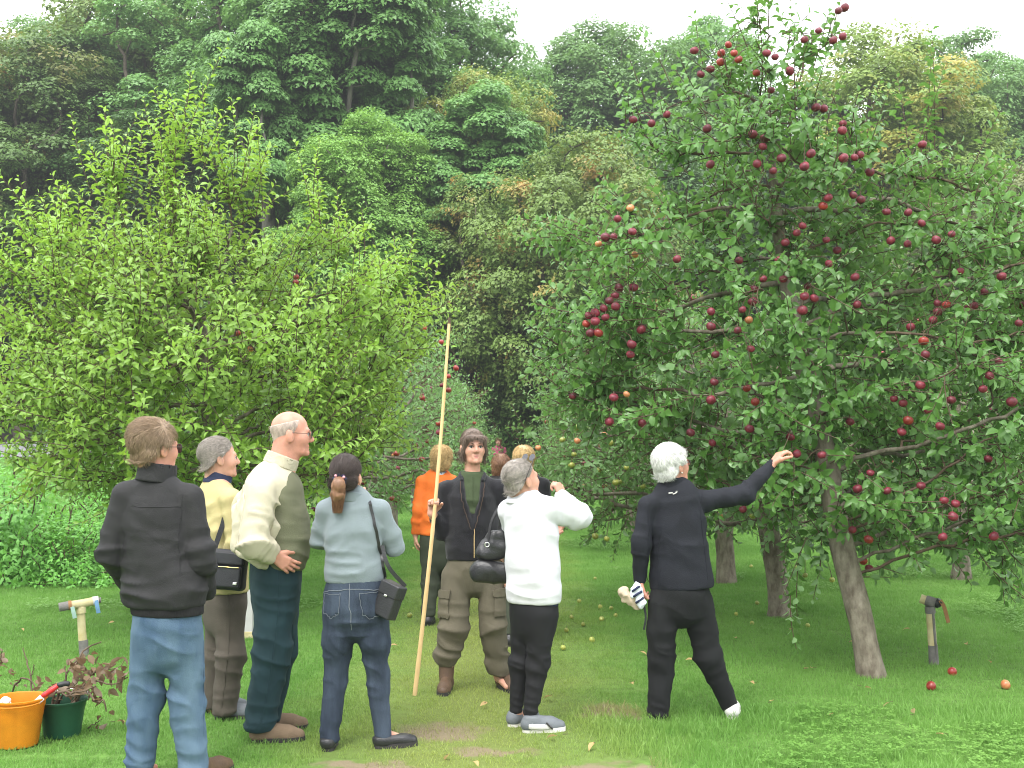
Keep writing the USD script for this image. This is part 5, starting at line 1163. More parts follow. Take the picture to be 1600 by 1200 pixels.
s.garment('fleece_jacket', 'fleece_black', s.rings([(738, 752, 0, .09, .075), (738, 775, 0, .182, .138), (739, 815, 0, .188, .140), (740, 850, 0, .198, .142), (740, 885, 0, .208, .140)]) + [Seg(J(738, 754), la[0], .066, .066), Seg(J(738, 754), ra[0], .066, .066)] + s.limb([la[0], la[1], la[1] + (la[2] - la[1]) * .62], (.074, .072, .054)) + s.limb([ra[0], ra[1], ra[1] + (ra[2] - ra[1]) * .8], (.072, .068, .052)),
          [(Half(J(740, 874), -UP), .010)] + [(Seg(J(737, 728, -.16), J(739, 832, -.16), .098, .006, ((0, 1, 0), 1.6)), .008)], [(la[1], .11, .012, la[1] - la[0], 14, 4), (ra[1], .12, .012, (.35, .1, 1), 13, 8), (J(705, 840, -.1), .12, .007, (.5, 0, 1), 10, 4), (J(775, 850, -.1), .12, .008, (-.4, 0, 1), 10, 4)], .004)
for q in (-1, 1): obj('collar', tube(spline([J(738 + q * 15, 738, .06), J(738 + q * 19, 742, -.03), J(738 + q * 16, 752, -.085)], 12), [.014] * 12, 8, True), 'fleece_black', s.parts['fleece_jacket'][3], smooth=True)
for q in (-1, 1): obj('piping', tube(s.on('fleece_jacket', spline([(738 + q * 19, 752), (738 + q * 17, 775), (738 + q * 11, 800), (739 + q * 3, 826)], 22), .002), .0018, 6), 'leather_brown', s.parts['fleece_jacket'][3])
obj('zip', tube(s.on('fleece_jacket', spline([(740, 828), (741, 850), (742, 872)], 12), .002), .0035, 6), 'thread_tan', s.parts['fleece_jacket'][3])
s.garment('trousers', 'cargo_khaki', s.rings([(740, 862, 0, .175, .125), (740, 880, 0, .188, .132), (740, 893, 0, .185, .13)]) + s.limb([J(713, 900), LL[1], J(698, 1026)], (.112, .105, .088)) + s.limb([J(768, 900), J(770, 975, -.02), J(778, 1035, .04), J(781, 1056, .05)], (.104, .098, .086, .078)) + [Ell(J(698, 1024), (.094, .095, .055))],
          [(Half(J(700, 1041), unit([-.19, 0, -1])), .006)], [(LL[1], .17, .011, (.3, 0, 1), 11, 4), (RL[1], .17, .010, (-.3, 0, 1), 11, 4), (J(698, 1012), .10, .015, (.35, .1, 1), 16, 8), (J(776, 1035), .12, .013, (.3, 0, 1), 15, 4)], .004)
s.patch('trousers', 'cargo_pocket', [(686, 925), (703, 926), (702, 968), (684, 966)], 'cargo_khaki', .012); s.patch('trousers', 'cargo_pocket', [(770, 925), (788, 922), (789, 962), (772, 966)], 'cargo_khaki', .012)
s.patch('trousers', 'pocket_flap', [(685, 921), (705, 922), (704, 936), (684, 935)], 'cargo_khaki', .018); s.patch('trousers', 'pocket_flap', [(769, 921), (789, 918), (790, 932), (770, 935)], 'cargo_khaki', .018)
s.seam('trousers', 'seam', [(741, 880), (741, 905), (741, 925)], .002, 'cargo_khaki')
for a, dr in ((LL, (-.08, -1)), (RL, (.45, -.9))):
    shoe(s, np.array([a[2][0], a[2][1] + .07, 0]), dr, 'leather_brown', 'rubber_dark', .27, .10, 1.0, 'thread_tan')
    Z = s.shoe_at; obj('boot_shaft', tube([Z(.36, 0, .055), Z(.30, 0, .10), Z(.26, 0, .135), Z(.24, 0, .17)], [.042, .050, .052, .054], 16), 'leather_brown', s.root, smooth=35)
hair(s, 'hair_mixed', [('e', (0, -.014, .040), (.0825, .103, .090)), ('s', (-.048, .080, .058), (.048, .082, .060), .020, .020, .02), ('s', (-.056, .074, .055), (-.074, .050, -.02), .018, .012, .02), ('s', (.056, .074, .055), (.074, .050, -.02), .018, .012, .02),
     ('s', (-.076, .030, -.01), (-.074, .022, -.105), .014, .006, .02), ('s', (.076, .030, -.01), (.074, .022, -.10), .013, .006, .02), ('s', (-.04, -.07, -.04), (.04, -.07, -.04), .045, .045, .03)],
     [('e', (0, .098, -.038), (.062, .062, .094))], 4600, .055, lambda x, y, z: ((x * .9, y - .2, -1.4) if y > .03 else (x * .5, -1, -.3)), .0016, .004, .22)
tag(s.root, None); S5 = s

# --- 6 woman in white fleece
s = Fig('grey haired woman in bright white fleece and black leggings, sunglasses pushed up', 830, 6.45, (.62, .78), 6)
J = s.J
head(s, J(815, 750), (.80, .56, .16), 1.0, J(811, 788), .054)
ra = [J(858, 796, -.06), J(903, 806, .02), J(878, 777, .20)]; la = [J(794, 797, .10), J(806, 850, .27), J(850, 835, .36)]
s.skin += s.rings([(825, 800, 0, .14, .085), (833, 870, 0, .15, .10), (836, 935, 0, .125, .085)])
for a in (ra, la): s.skin += s.limb([a[0] - UP * .03, *a[1:]], (.026, .042, .028))
hand(s, ra[2], (-.35, .25, 1), (-.6, .5, .2), -1, (1.0, 1.1, .7), .95); hand(s, la[2], (.8, .3, .2), (-.2, -.5, .8), 1, (.5, .6, .4), .95)
LL = J(819, 965, .06), J(812, 1035, .05), J(806, 1112, .05); RL = J(848, 965, -.05), J(841, 1035, -.04), J(829, 1114, -.06)
for a in (LL, RL): s.skin += s.limb(a, (.08, .05, .035)) + [foot(a[2], np.array([.11, .06, -.05]))]
s.body('skin')
s.garment('fleece', 'fleece_white', s.rings([(811, 784, 0, .075, .072), (822, 800, 0, .155, .105), (829, 835, 0, .172, .125), (832, 880, 0, .182, .140), (834, 920, 0, .180, .142), (835, 955, 0, .178, .140)]) + [Seg(J(813, 788), ra[0], .068, .074), Seg(J(813, 788), la[0], .066, .066)] + s.limb(ra, (.082, .078, .058)) + s.limb(la, (.072, .068, .055)),
          [(Half(J(835, 941), -UP), .012)], [(ra[1], .12, .012, ra[1] - ra[0], 13, 4), (J(868, 825, -.1), .12, .011, (.9, 0, 1), 11, 4), (J(835, 925, -.1), .15, .008, (0, 0, 1), 14, 4), (J(800, 830, -.1), .1, .007, (-.4, 0, 1), 12, 4)], .004)
collar(s, 'collar', 'fleece_white', J(812, 791), .086, .030, (.18, .14, 0), .08, thick=.010)
s.garment('undershirt', 'navy_cloth', s.rings([(835, 930, 0, .166, .128), (835, 948, 0, .166, .128)]), [(Half(J(835, 944.5), -UP), .003)], (), .002)
s.garment('leggings', 'leggings_black', s.rings([(834, 925, 0, .155, .12), (834, 950, 0, .16, .125), (834, 968, 0, .155, .12)]) + s.limb([J(821, 962, .05), LL[1], LL[2]], (.098, .068, .048)) + s.limb([J(846, 962, -.05), RL[1], RL[2]], (.100, .072, .050)), [(Half(J(820, 1117), -UP), .005)],
          [(LL[1], .12, .007, (.35, .1, 1), 20, 8), (RL[1], .12, .007, (.35, .1, 1), 20, 8), (RL[2], .12, .006, (.35, .1, 1), 26, 8)], .002, step=.009)
shoe(s, LL[2] + [-.04, -.03, 0], (.7, .72), 'sneaker_grey', 'rubber_pale', .25, .07, .92); p_ = shoe(s, RL[2] + [-.05, -.03, 0], (.97, .18), 'sneaker_grey', 'rubber_pale', .255, .075, .95, 'rubber_dark')
Z = s.shoe_at
for q in (-1, 1):
    obj('side_panel', tube(spline([Z(.12, q * .046, .040), Z(.40, q * .048, .036), Z(.62, q * .050, .032)], 9), [.012, .017, .014, .016, .017, .016, .014, .012, .008], 8, True, ((-.18, .97, 0), .35)), 'sneaker_white', p_, smooth=True)
    obj('stripe', tube([Z(.52, q * .054, .060), Z(.60, q * .057, .038), Z(.66, q * .052, .022)], .005, 6), 'rubber_dark', p_, smooth=True)
hair(s, 'hair_grey', [('e', (0, -.018, .038), (.083, .105, .090)), ('s', (-.034, -.048, -.030), (.034, -.048, -.030), .044, .044, .03), ('s', (0, -.044, -.05), (0, -.038, -.080), .045, .043, .03)], [('h', (0, .062, .070), (0, .68, -.72), .02), ('h', (0, 0, -.082), (0, 0, -1), .02)], 4200, .045, lambda x, y, z: (x * .2, -1.0, -.25 - .9 * (z < 0)), .0015, .002, .12, .0025)
face(s, 'hair_grey', True)
g = UsdGeom.Xform.Define(stage, numbered(s.root.GetPath(), 'sunglasses')).GetPrim(); H = s.H
for q in (-1, 1):
    obj('temple', tube(spline([H(q * .070, .055, .118), H(q * .087, .02, .085), H(q * .092, -.02, .035), H(q * .088, -.04, .0)], 14), .003, 6), 'frame_dark', g)
    a = np.linspace(0, 2 * np.pi, 18)[:-1]; v = np.array([H(q * .036 + .028 * math.cos(t), .070 + .010 * math.sin(t), .122 + .018 * math.sin(t)) for t in a]); k = len(v); up_ = s.R @ np.array([0, .5, .86]) * .004; i = np.arange(k)
    obj('lens', (np.vstack([v, v + up_, [v.mean(0)], [v.mean(0) + up_]]), np.vstack([np.stack([i, i + k, (i + 1) % k], 1), np.stack([(i + 1) % k, i + k, (i + 1) % k + k], 1), np.stack([i, (i + 1) % k, np.full(k, 2 * k)], 1), np.stack([(i + 1) % k + k, i + k, np.full(k, 2 * k + 1)], 1)])), 'lens_dark', g)
S6 = s

# --- 7 white haired woman reaching for an apple
s = Fig('white haired woman in black softshell and black trousers reaching up to the branch', 1075, 6.62, (.35, .94), 7)
J = s.J
head(s, J(1049, 727), (.80, .58, .16), 1.02, J(1052, 766), .052)
ra = [J(1100, 783), J(1163, 772, .06), J(1205, 727, .12)]; la = [J(1013, 790), J(1001, 850, -.03), J(1000, 905, .02)]
s.skin += s.rings([(1057, 795, 0, .14, .085), (1062, 860, 0, .14, .09), (1063, 912, 0, .13, .09)])
for a in (ra, la): s.skin += s.limb([a[0] - UP * .03, *a[1:]], (.026, .04, .028))
hand(s, ra[2], (.62, .1, .75), (.70, .25, -.60), -1, (.55, .75, .6), 1.05, .6); hand(s, la[2], (-.05, .1, -1), (.9, .2, 0), 1, (.9, .9, .6))
LL = J(1036, 950), J(1034, 1035, .02), J(1028, 1112, 0); RL = J(1092, 948), J(1106, 1025, .03), J(1140, 1100, .08)
for a in (LL, RL): s.skin += s.limb(a, (.08, .052, .038)) + [foot(a[2], np.array([.03, .12, -.045]))]
s.body('skin_red')
s.garment('jacket', 'softshell_black', s.rings([(1052, 762, 0, .078, .07), (1055, 780, 0, .155, .098), (1058, 820, 0, .178, .122), (1062, 865, 0, .178, .122), (1064, 900, 0, .198, .132), (1066, 935, 0, .208, .136)]) + [Seg(J(1053, 766), ra[0], .062, .066), Seg(J(1053, 766), la[0], .062, .062)] + s.limb(ra, (.074, .066, .047)) + s.limb(la, (.070, .062, .050)),
          [(Half(J(1066, 919), unit([.07, 0, -1])), .007)], [(ra[1], .13, .011, ra[1] - ra[0], 14, 4), (J(1110, 800, -.05), .11, .010, (1, 0, .6), 12, 4), (la[1], .12, .010, (.35, .1, 1), 14, 8), (J(1065, 870, -.1), .2, .007, (.4, 0, 1), 8, 3), (ra[2], .1, .006, ra[2] - ra[1], 18, 4)], .003)
collar(s, 'collar', 'softshell_black', J(1053, 765), .084, .072, (.10, .08, 0), .074)
s.seam('jacket', 'seam', [(1012, 775), (1013, 820), (1012, 870), (1012, 910)], .002, 'softshell_black'); s.seam('jacket', 'seam', [(1098, 770), (1094, 800), (1100, 850), (1106, 905)], .002, 'softshell_black'); s.seam('jacket', 'seam', [(1030, 915), (1029, 870), (1031, 830)], .002, 'softshell_black')
for q in ([(1045, 772.5), (1046, 769), (1047.5, 772.5)], [(1047, 771.3), (1048.6, 769.6), (1048.8, 772)], [(1049.5, 772), (1049.8, 769.8), (1051, 769.6)], [(1051.3, 770), (1052.2, 772), (1053.4, 769.8), (1052, 774)], [(1053.5, 771.5), (1055.5, 770.5), (1057, 767)], [(1055, 771.4), (1057.5, 769.5), (1057.6, 766.6)]):
    w = s.on('jacket', spline(np.array(q), 9), .003); obj('embroidered_mark', tube((w + np.roll(w, 1, 0) + np.roll(w, -1, 0))[1:-1] / 3, .0026, 5), 'sneaker_white', s.parts['jacket'][3])
s.garment('trousers', 'trousers_black', s.rings([(1062, 905, 0, .165, .12), (1063, 928, 0, .180, .13), (1063, 936, 0, .178, .13)]) + s.limb([J(1036, 942), J(1033, 985), LL[1], LL[2] - UP * .02], (.100, .094, .086, .070)) + s.limb([J(1092, 940), J(1098, 980, .02), RL[1], RL[2] - UP * .01], (.100, .094, .084, .064)),
          [(Half(J(1028, 1118), unit([-.20, 0, -1])), .006)], [(LL[1], .16, .010, (.3, 0, 1), 12, 4), (RL[1], .16, .011, (-.4, 0, 1), 12, 4), (J(1066, 975, -.1), .12, .008, (0, 0, 1), 13, 5), (LL[2], .1, .007, (.35, .1, 1), 16, 8)], .003)
shoe(s, LL[2] + [0, -.05, 0], (-.05, 1), 'leather_black', 'rubber_dark', .25, .06, .92); shoe(s, RL[2] + [0, -.06, 0], (.25, .97), 'sneaker_white', 'rubber_pale', .25, .07, .95)
hair(s, 'hair_white', [('e', (0, -.018, .040), (.090, .110, .096)), ('s', (-.036, -.050, -.030), (.036, -.050, -.030), .047, .047, .03), ('s', (0, -.046, -.05), (0, -.042, -.080), .048, .045, .03), ('s', (.078, .016, -.008), (.080, .004, .03), .010, .02, .02), ('s', (-.078, .016, -.008), (-.08, .004, .03), .01, .02, .02)],
     [('h', (0, .076, .058), (0, .66, -.76), .02), ('h', (0, 0, -.078), (0, 0, -1), .02)], 5200, .035, lambda x, y, z: (x + .2 * (y + .07), y + .075 - .2 * x, (z - .075) * .8), .0017, .006, .25, .004)
glasses(s, 'frame_dark', 'lens_clear', .024, .017); face(s, 'hair_grey')
obj('earring', trimesh.creation.icosphere(1, .005), 'metal_bright', s.root, smooth=True, loc=s.H(.086, -.004, -.044))
S7 = s

# --- 8 person in orange walking away
s = Fig('person with curly blonde hair in orange jacket walking away down the path', 682, 10.2, (.12, .99), 8)
J = s.J
head(s, J(690, 719), (.15, .98, -.03), .98, J(688, 745), .05)
la = [J(659, 753), J(652, 800, -.03), J(649, 836, .02)]; ra = [J(706, 753), J(714, 800, .02), J(716, 835, .08)]
s.skin += s.rings([(682, 755, 0, .13, .08), (683, 800, 0, .13, .09), (683, 845, 0, .14, .1)])
for a in (la, ra): s.skin += s.limb([a[0] - UP * .03, *a[1:]], (.026, .04, .028)); hand(s, a[2], (0, .1, -1), (.9 if a is la else -.9, .2, 0), 1 if a is la else -1, (.4, .5, .4))
LL = J(672, 872), J(672, 915, -.02), J(669, 958, -.12); RL = J(693, 872), J(700, 912, .14), J(704, 955, .20)
for a in (LL, RL): s.skin += s.limb(a, (.08, .055, .04)) + [foot(a[2], np.array([0, .12, -.04]))]
s.body()
s.garment('jacket', 'coat_orange', s.rings([(686, 742, 0, .08, .07), (684, 755, 0, .16, .105), (683, 785, 0, .175, .125), (683, 815, 0, .170, .125), (683, 842, 0, .175, .13)]) + [Seg(J(686, 747), la[0], .062, .066), Seg(J(686, 747), ra[0], .062, .066)] + s.limb(la, (.070, .062, .050)) + s.limb(ra, (.07, .062, .05)), [(Half(J(683, 835), -UP), .008)],
          [(la[1], .13, .012, (.35, .1, 1), 16, 8), (J(683, 820, -.1), .16, .010, (.35, .1, 1), 14, 8)], .005, step=.012)
collar(s, 'scarf', 'scarf_check', J(687, 747), .088, .060, (.0, .05, 0), .080, thick=.014)
s.garment('trousers', 'trousers_green', s.rings([(683, 828, 0, .165, .12), (683, 850, 0, .172, .125), (683, 868, 0, .17, .125)]) + s.limb([J(673, 866), LL[1], LL[2]], (.1, .088, .070)) + s.limb([J(693, 866), RL[1], RL[2]], (.1, .086, .068)), [(Half(J(690, 958), -UP), .006)], [(LL[1], .16, .010, (.35, .1, 1), 13, 8), (LL[2], .1, .010, (.35, .1, 1), 16, 8)], .004, step=.012)
shoe(s, LL[2] + [0, -.06, 0], (.05, 1), 'leather_black', 'rubber_dark', .27, .09); shoe(s, RL[2] + [0, -.06, 0], (.05, 1), 'leather_black', 'rubber_dark', .27, .09)
hair(s, 'hair_blonde', [('e', (0, -.02, .040), (.094, .112, .10)), ('s', (-.036, -.052, -.03), (.036, -.052, -.03), .050, .050, .03), ('s', (0, -.045, -.05), (0, -.04, -.075), .048, .044, .03)], [('h', (0, .07, .05), (0, .70, -.70), .02)], 2600, .05, None, .003, .012, .7, .010, 26, .010)
S8 = s

# --- walkers half hidden behind the woman in white, and the two far down the path
def walker(label, px, d, top, fwd, seed, hairm, topm, legm, shoem, style='short', face_=False):
    s = Fig(label, px, d, fwd, seed); f, r = s.f, s.r
    h = at(px, top, d)[2]; k = h / 1.72
    P = lambda a, b, c: (r * a + f * b + UP * c) * k
    head(s, P(0, .03, 1.59), (f[0], f[1], 0), .98 * k, P(0, -.02, 1.44), .05, face_)
    arms = [[P(q * .18, -.01, 1.38), P(q * .22, -.04, 1.09), P(q * .21, .06 + q * .04, .84)] for q in (-1, 1)]
    legs = [[P(q * .085, 0, .86), P(q * .09, .03 + q * .08, .48), P(q * .09, q * .16, .09)] for q in (-1, 1)]
    s.skin += s.rings([(P(0, 0, 1.35), .14, .085), (P(0, 0, 1.1), .12, .085), (P(0, 0, .88), .15, .1)])
    for q, a in zip((-1, 1), arms): s.skin += s.limb([a[0] - UP * .03, *a[1:]], (.026, .04, .028)); hand(s, a[2], (f[0] * .1, f[1] * .1, -1), r * -q, -q, (.4, .5, .4))
    for a in legs: s.skin += s.limb(a, (.08, .055, .04)) + [foot(a[2], f * .12 - UP * .04)]
    s.body()
    s.garment('jacket', topm, s.rings([(P(0, -.01, 1.45), .075, .07), (P(0, 0, 1.38), .16, .1), (P(0, 0, 1.2), .175, .125), (P(0, 0, 1.02), .165, .12), (P(0, 0, .84), .18, .13)]) + [Seg(P(0, -.01, 1.43), a[0], .06, .064) for a in arms] + sum([s.limb(a, (.068, .06, .05)) for a in arms], []), [(Half(P(0, 0, .86), -UP), .008)], [(P(0, -.1, .98), .2, .010, (.35, .1, 1), 12, 8)], .004, step=.013)
    s.garment('trousers', legm, s.rings([(P(0, 0, .92), .165, .12), (P(0, 0, .82), .172, .125)]) + sum([s.limb(a, (.10, .085, .07)) for a in legs], []), [(Half(P(0, 0, .10), -UP), .006)], [(legs[0][1], .16, .01, (.35, .1, 1), 13, 8)], .004, step=.013)
    for a in legs: shoe(s, a[2] - f * .06, f[:2], shoem, 'rubber_dark', .26, .08)
    hair(s, hairm, [('e', (0, -.02, .040), (.092, .110, .098)), ('s', (-.036, -.052, -.03), (.036, -.052, -.03), .050, .050, .03), ('s', (0, -.045, -.05), (0, -.04, -.08), .048, .044, .03)], [('h', (0, .07, .055), (0, .68, -.73), .02)], 2000, .05, None, .0026, .008, .5 if style == 'curly' else .2, .007, 28, .008 if style == 'curly' else 0)
    return s
walker('person with brown hair walking away, just showing beside the woman in white', 783, 9.7, 710, (.1, .99), 9, 'hair_auburn', 'jacket_black', 'trousers_brown', 'leather_black')
walker('person with curly blonde hair and black jacket, hidden behind the woman in white', 818, 9.2, 697, (.2, .98), 10, 'hair_blonde', 'fleece_black', 'trousers_green', 'leather_black', 'curly')
walker('distant person in blue and rose clothes far down the path', 779, 36, 684, (-.1, -.99), 11, 'hair_auburn', 'rose_cloth', 'blue_cloth', 'leather_black', 'short', True)
walker('distant person in black top far down the path, right of the one in rose', 808, 38, 677, (.3, -.95), 12, 'hair_auburn', 'fleece_black', 'jeans_dark', 'leather_black', 'short', True)
# ------------------------------------------------------------------ what the people carry
def rbox(size, r, seg=10):
    """A box with rounded edges, centred on the origin."""
    import manifold3d as mf
    h = np.array(size) / 2 - r; b = mf.Manifold.sphere(r, seg * 2)
    return mf.Manifold.batch_hull([b.translate([float(x * h[0]), float(y * h[1]), float(z * h[2])]) for x in (-1, 1) for y in (-1, 1) for z in (-1, 1)])
def placed(mesh, c, R):
    v, f, _ = meshkit.arrays(mesh); return v @ np.asarray(R).T + c, f
def frame(x, z=(0, 0, 1)):
    x = unit(x); y = unit(np.cross(z, x)); return np.stack([x, y, np.cross(x, y)], 1)
def soft(mesh, amp, seed, freq=14):
    v, f = mesh; m = trimesh.Trimesh(v, f, process=True)
    while len(m.faces) < 3500: m = m.subdivide()
    v, f = np.array(m.vertices), np.array(m.faces); return v + normals(v, f) * (amp * 2 * (meshkit.fbm(v * freq, 3, seed) - .5))[:, None], f
def strap(pts, w, t, face, n=30):
    """A flat band along pts; face is the direction its broad side looks."""
    p = spline(pts, n); d = unit(np.gradient(p, axis=0)); fc = np.broadcast_to(np.asarray(face, float), p.shape); s = unit(np.cross(d, fc)); q = np.cross(s, d)
    c = np.stack([p + s * w / 2 + q * t / 2, p - s * w / 2 + q * t / 2, p - s * w / 2 - q * t / 2, p + s * w / 2 - q * t / 2], 1).reshape(-1, 3)
    i, j = np.meshgrid(np.arange(n - 1), np.arange(4), indexing='ij'); k = np.stack([i * 4 + j, (i + 1) * 4 + j, (i + 1) * 4 + (j + 1) % 4, i * 4 + (j + 1) % 4], -1).reshape(-1, 4)
    return c, np.vstack([k[:, [0, 1, 2]], k[:, [0, 2, 3]], [[0, 1, 2], [0, 2, 3], [4 * n - 4, 4 * n - 2, 4 * n - 3], [4 * n - 4, 4 * n - 1, 4 * n - 2]]])

# shoulder bag of the man in yellow
b0 = at(357, 890, 6.47); t = thing('shoulder_bag', 'black nylon shoulder bag with white zip pulls on hip of the man in yellow', 'bag', b0)
R = frame((.95, -.12, -.06), (0.05, .1, 1))
obj('pouch', soft(placed(rbox((.215, .085, .235), .022), (0, 0, 0), R), .004, 1), 'nylon_black', t, smooth=40)
obj('front_pocket', soft(placed(rbox((.195, .035, .125), .015), R @ [.004, -.052, -.042], R), .003, 2), 'nylon_black', t, smooth=40)
obj('flap', soft(placed(rbox((.212, .03, .075), .012), R @ [0, -.046, .066], R), .003, 3), 'nylon_black', t, smooth=40)
for a, b in ((-.072, .052), (-.060, -.012), (.075, -.075)): obj('zip_pull', placed(rbox((.024, .008, .030 if b > 0 else .016), .0035, 5), R @ [a, -.072, b], R), 'metal_bright', t)
obj('zip', placed(rbox((.17, .006, .006), .0025, 4), R @ [.004, -.0705, .016], R), 'brass', t)
_o = S2.base - b0; J = S2.J
obj('strap', strap([R @ [-.10, 0, .11], J(352, 800, -.17) + _o, J(340, 768, -.06) + _o, J(326, 770, .10) + _o], .03, .004, (.3, -.9, .3)), 'nylon_black', t)

# shoulder bag of the woman with the ponytail
b0 = at(608, 938, 5.93); t = thing('shoulder_bag', 'small boxy black leather bag hanging behind the ponytailed woman', 'bag', b0)
R = frame((.78, -.55, -.30), (.28, .0, 1))
obj('case', soft(placed(rbox((.125, .075, .185), .010), (0, 0, 0), R), .0015, 1), 'leather_black', t, smooth=40)
obj('flap', soft(placed(rbox((.131, .083, .075), .009), R @ [0, -.002, .060], R), .0015, 2), 'leather_black', t, smooth=40)
obj('buckle', placed(rbox((.02, .006, .012), .002, 4), R @ [.0, -.046, .026], R), 'metal_bright', t)
w = S4.on('sweater', spline([(577, 786), (586, 830), (595, 875), (600, 904)], 16), .009) + S4.base - b0
obj('strap', strap(np.vstack([S4.J(574, 779, .04) + S4.base - b0, w, R @ [-.06, -.02, .10]]), .016, .003, (0, -1, .2), 40), 'leather_black', t)
obj('strap', strap(np.vstack([S4.J(597, 852, -.085) + S4.base - b0, S4.J(607, 885, -.11) + S4.base - b0, R @ [.05, .03, .10]]), .022, .003, (-.2, -1, .1), 20), 'leather_black', t)

# handbag of the woman in white
b0 = at(765, 872, 6.62); t = thing('handbag', 'slouchy black handbag on shoulder straps of the woman in white', 'bag', b0)
Q = lambda px, py, dy=0: at(px, py, 6.62 + dy) - b0
v, f = build([(Seg(Q(747, 893), Q(785, 896), .055, .058, ((.1, 1, 0), .75)), .03), (Seg(Q(757, 858), Q(783, 858), .048, .05, ((.1, 1, 0), .7)), .05), (Seg(Q(767, 838), Q(783, 836), .025, .03, ((.1, 1, 0), .6)), .05), (Seg(Q(745, 900), Q(788, 904), .03, .03), .02)], .008)
obj('body', folds(v, f, [(Q(760, 870), .12, .014, (.8, 0, 1), 14, 4)], .005, 6), 'leather_black', t, smooth=True)
for k, (a, c) in enumerate(((762, -.035), (776, .035))):
    obj('strap', strap([Q(a, 848, c * .6), Q(a + 6, 815, c * .4), Q(781 + k * 3, 790, -.02), Q(792 + k * 3, 783, -.06)], .018, .005, (-.6, -.8, .2)), 'leather_black', t)
    obj('ring', trimesh.creation.torus(.013, .003, 14, 6, transform=trimesh.transformations.translation_matrix(Q(a - 1, 851, c * .6 - .045)) @ trimesh.transformations.rotation_matrix(1.57, [1, 0, 0])), 'metal_bright', t, smooth=True)

# the long pole
p0, p1 = pole_at(1074), pole_at(503); p0[2] = .0
t = thing('pole', 'long thin wooden fruit picking pole held upright by the guide', 'pole', p0)
plain('pole_wood', (.46, .30, .13), .6, .18, 8, .2, 60, .3, stretch=(1, 1, .3), col2=(.60, .43, .22))
tt = np.linspace(0, 1, 40); q = (p1 - p0)[None] * tt[:, None] + np.array([.018, .0, 0]) * np.sin(tt * np.pi)[:, None]
obj('shaft', tube(q, .0155 - .006 * tt + .0012 * (np.arange(40) % 7 == 3), 10), 'pole_wood', t, smooth=True)
obj('tip', tube([q[-1] - [0, 0, .012], q[-1] + [0, 0, .03]], [.0115, .008], 8), 'bark_twig', t)

# gloves in the reaching woman's left hand
b0 = at(986, 931, 6.60); t = thing('gloves', 'crumpled beige and navy striped gloves in the reaching woman\'s left hand', 'gloves', b0)
Q = lambda px, py, dy=0: at(px, py, 6.60 + dy) - b0
plain('glove_beige', (.42, .34, .25), .9, .1, 10, .4, 160, .1); plain('glove_white', (.62, .64, .70), .9, .08, 10, .4, 160, .1)
v, f = build([(Seg(Q(990, 934), Q(974, 927), .028, .026), .02), (Seg(Q(976, 926), Q(970, 922), .022, .012), .02), (Seg(Q(980, 934), Q(974, 938), .02, .012), .015), (Seg(Q(986, 940), Q(995, 948), .024, .02), .02), (Seg(Q(978, 922), Q(973, 918), .015, .010), .01)], .005)
obj('beige_glove', folds(v, f, (), .006, 3, 30), 'glove_beige', t, smooth=True)
v, f = build([(Seg(Q(995, 916, -.03), Q(1002, 940, -.03), .024, .026), .02), (Seg(Q(990, 922, -.03), Q(988, 930, -.03), .016, .012), .02), (Seg(Q(1000, 938, -.03), Q(1002, 948, -.03), .022, .016), .02)], .005)
g = obj('striped_glove', folds(v, f, (), .006, 5, 30), 'glove_white', t, smooth=True)
for a in ((988, 924, 999, 916), (990, 932, 1003, 924), (994, 942, 1005, 934)): obj('stripe', tube(spline([Q(a[0], a[1], -.045), Q((a[0] + a[2]) / 2, (a[1] + a[3]) / 2, -.060), Q(a[2], a[3], -.048)], 9), .0075, 7), 'navy_cloth', g, smooth=True)
obj('cord', strap([Q(1006, 945, -.02), Q(1009, 965, -.02), Q(1006, 984, -.01)], .012, .003, (-.3, -1, 0)), 'nylon_black', t)

# ------------------------------------------------------------------ buckets, prunings, pipes
def bucket(name, label, c, h, r0, r1, mat, ribs=2):
    t = thing(name, label, 'bucket', c)
    prof = [(0, .004), (r0 - .006, .004), (r0, .010), (r0 + (r1 - r0) * .8, h * .80), (r0 + (r1 - r0) * .82 + .003, h * .82), (r1, h - .012), (r1 + .010, h - .010), (r1 + .011, h), (r1 + .001, h + .001), (r1 - .004, h - .006), (r0 + (r1 - r0) * .8 - .004, h * .80), (r0 - .004, .012), (0, .012)]
    obj('body', trimesh.creation.revolve(np.array(prof), sections=56), mat, t, smooth=40)
    return t
def translucent_plastic(name, c):
    M[name] = usdkit.material(stage, '/World/Looks/' + name, {'tc': ('texture_coordinate', {}), 'n': ('noise_texture', {'scale': 9.0, 'detail': 4.0}), 'r': ('rgb_ramp', {'ramp': [(.3, tuple(np.array(c) * .8)), (.6, c)]}), 'p': ('principled_bsdf', {'roughness': .45, 'specular_ior_level': .4}), 't': ('translucent_bsdf', {}), 'x': ('mix_closure', {'fac': .35})},
        [('tc.object', 'n.vector'), ('n.fac', 'r.fac'), ('r.color', 'p.base_color'), ('r.color', 't.color'), ('p.BSDF', 'x.closure1'), ('t.BSDF', 'x.closure2')], surface='x.closure')
translucent_plastic('plastic_orange', (.62, .24, .012)); plain('plastic_green', (.008, .045, .022), .4, .15, 6, .05, 60, .4); plain('plastic_red', (.42, .02, .02), .35, .08); plain('plastic_black', (.015, .015, .016), .45, .1); plain('steel', (.5, .5, .5), .35, .1, metallic=1.0); plain('paper_white', (.72, .70, .68), .8, .06)
ob_c = np.array([at(36, 800, 6.08)[0], 6.08, 0]); ob_ = bucket('bucket', 'translucent orange plastic bucket with red handled saw at the left edge', ob_c, .262, .108, .142, 'plastic_orange')
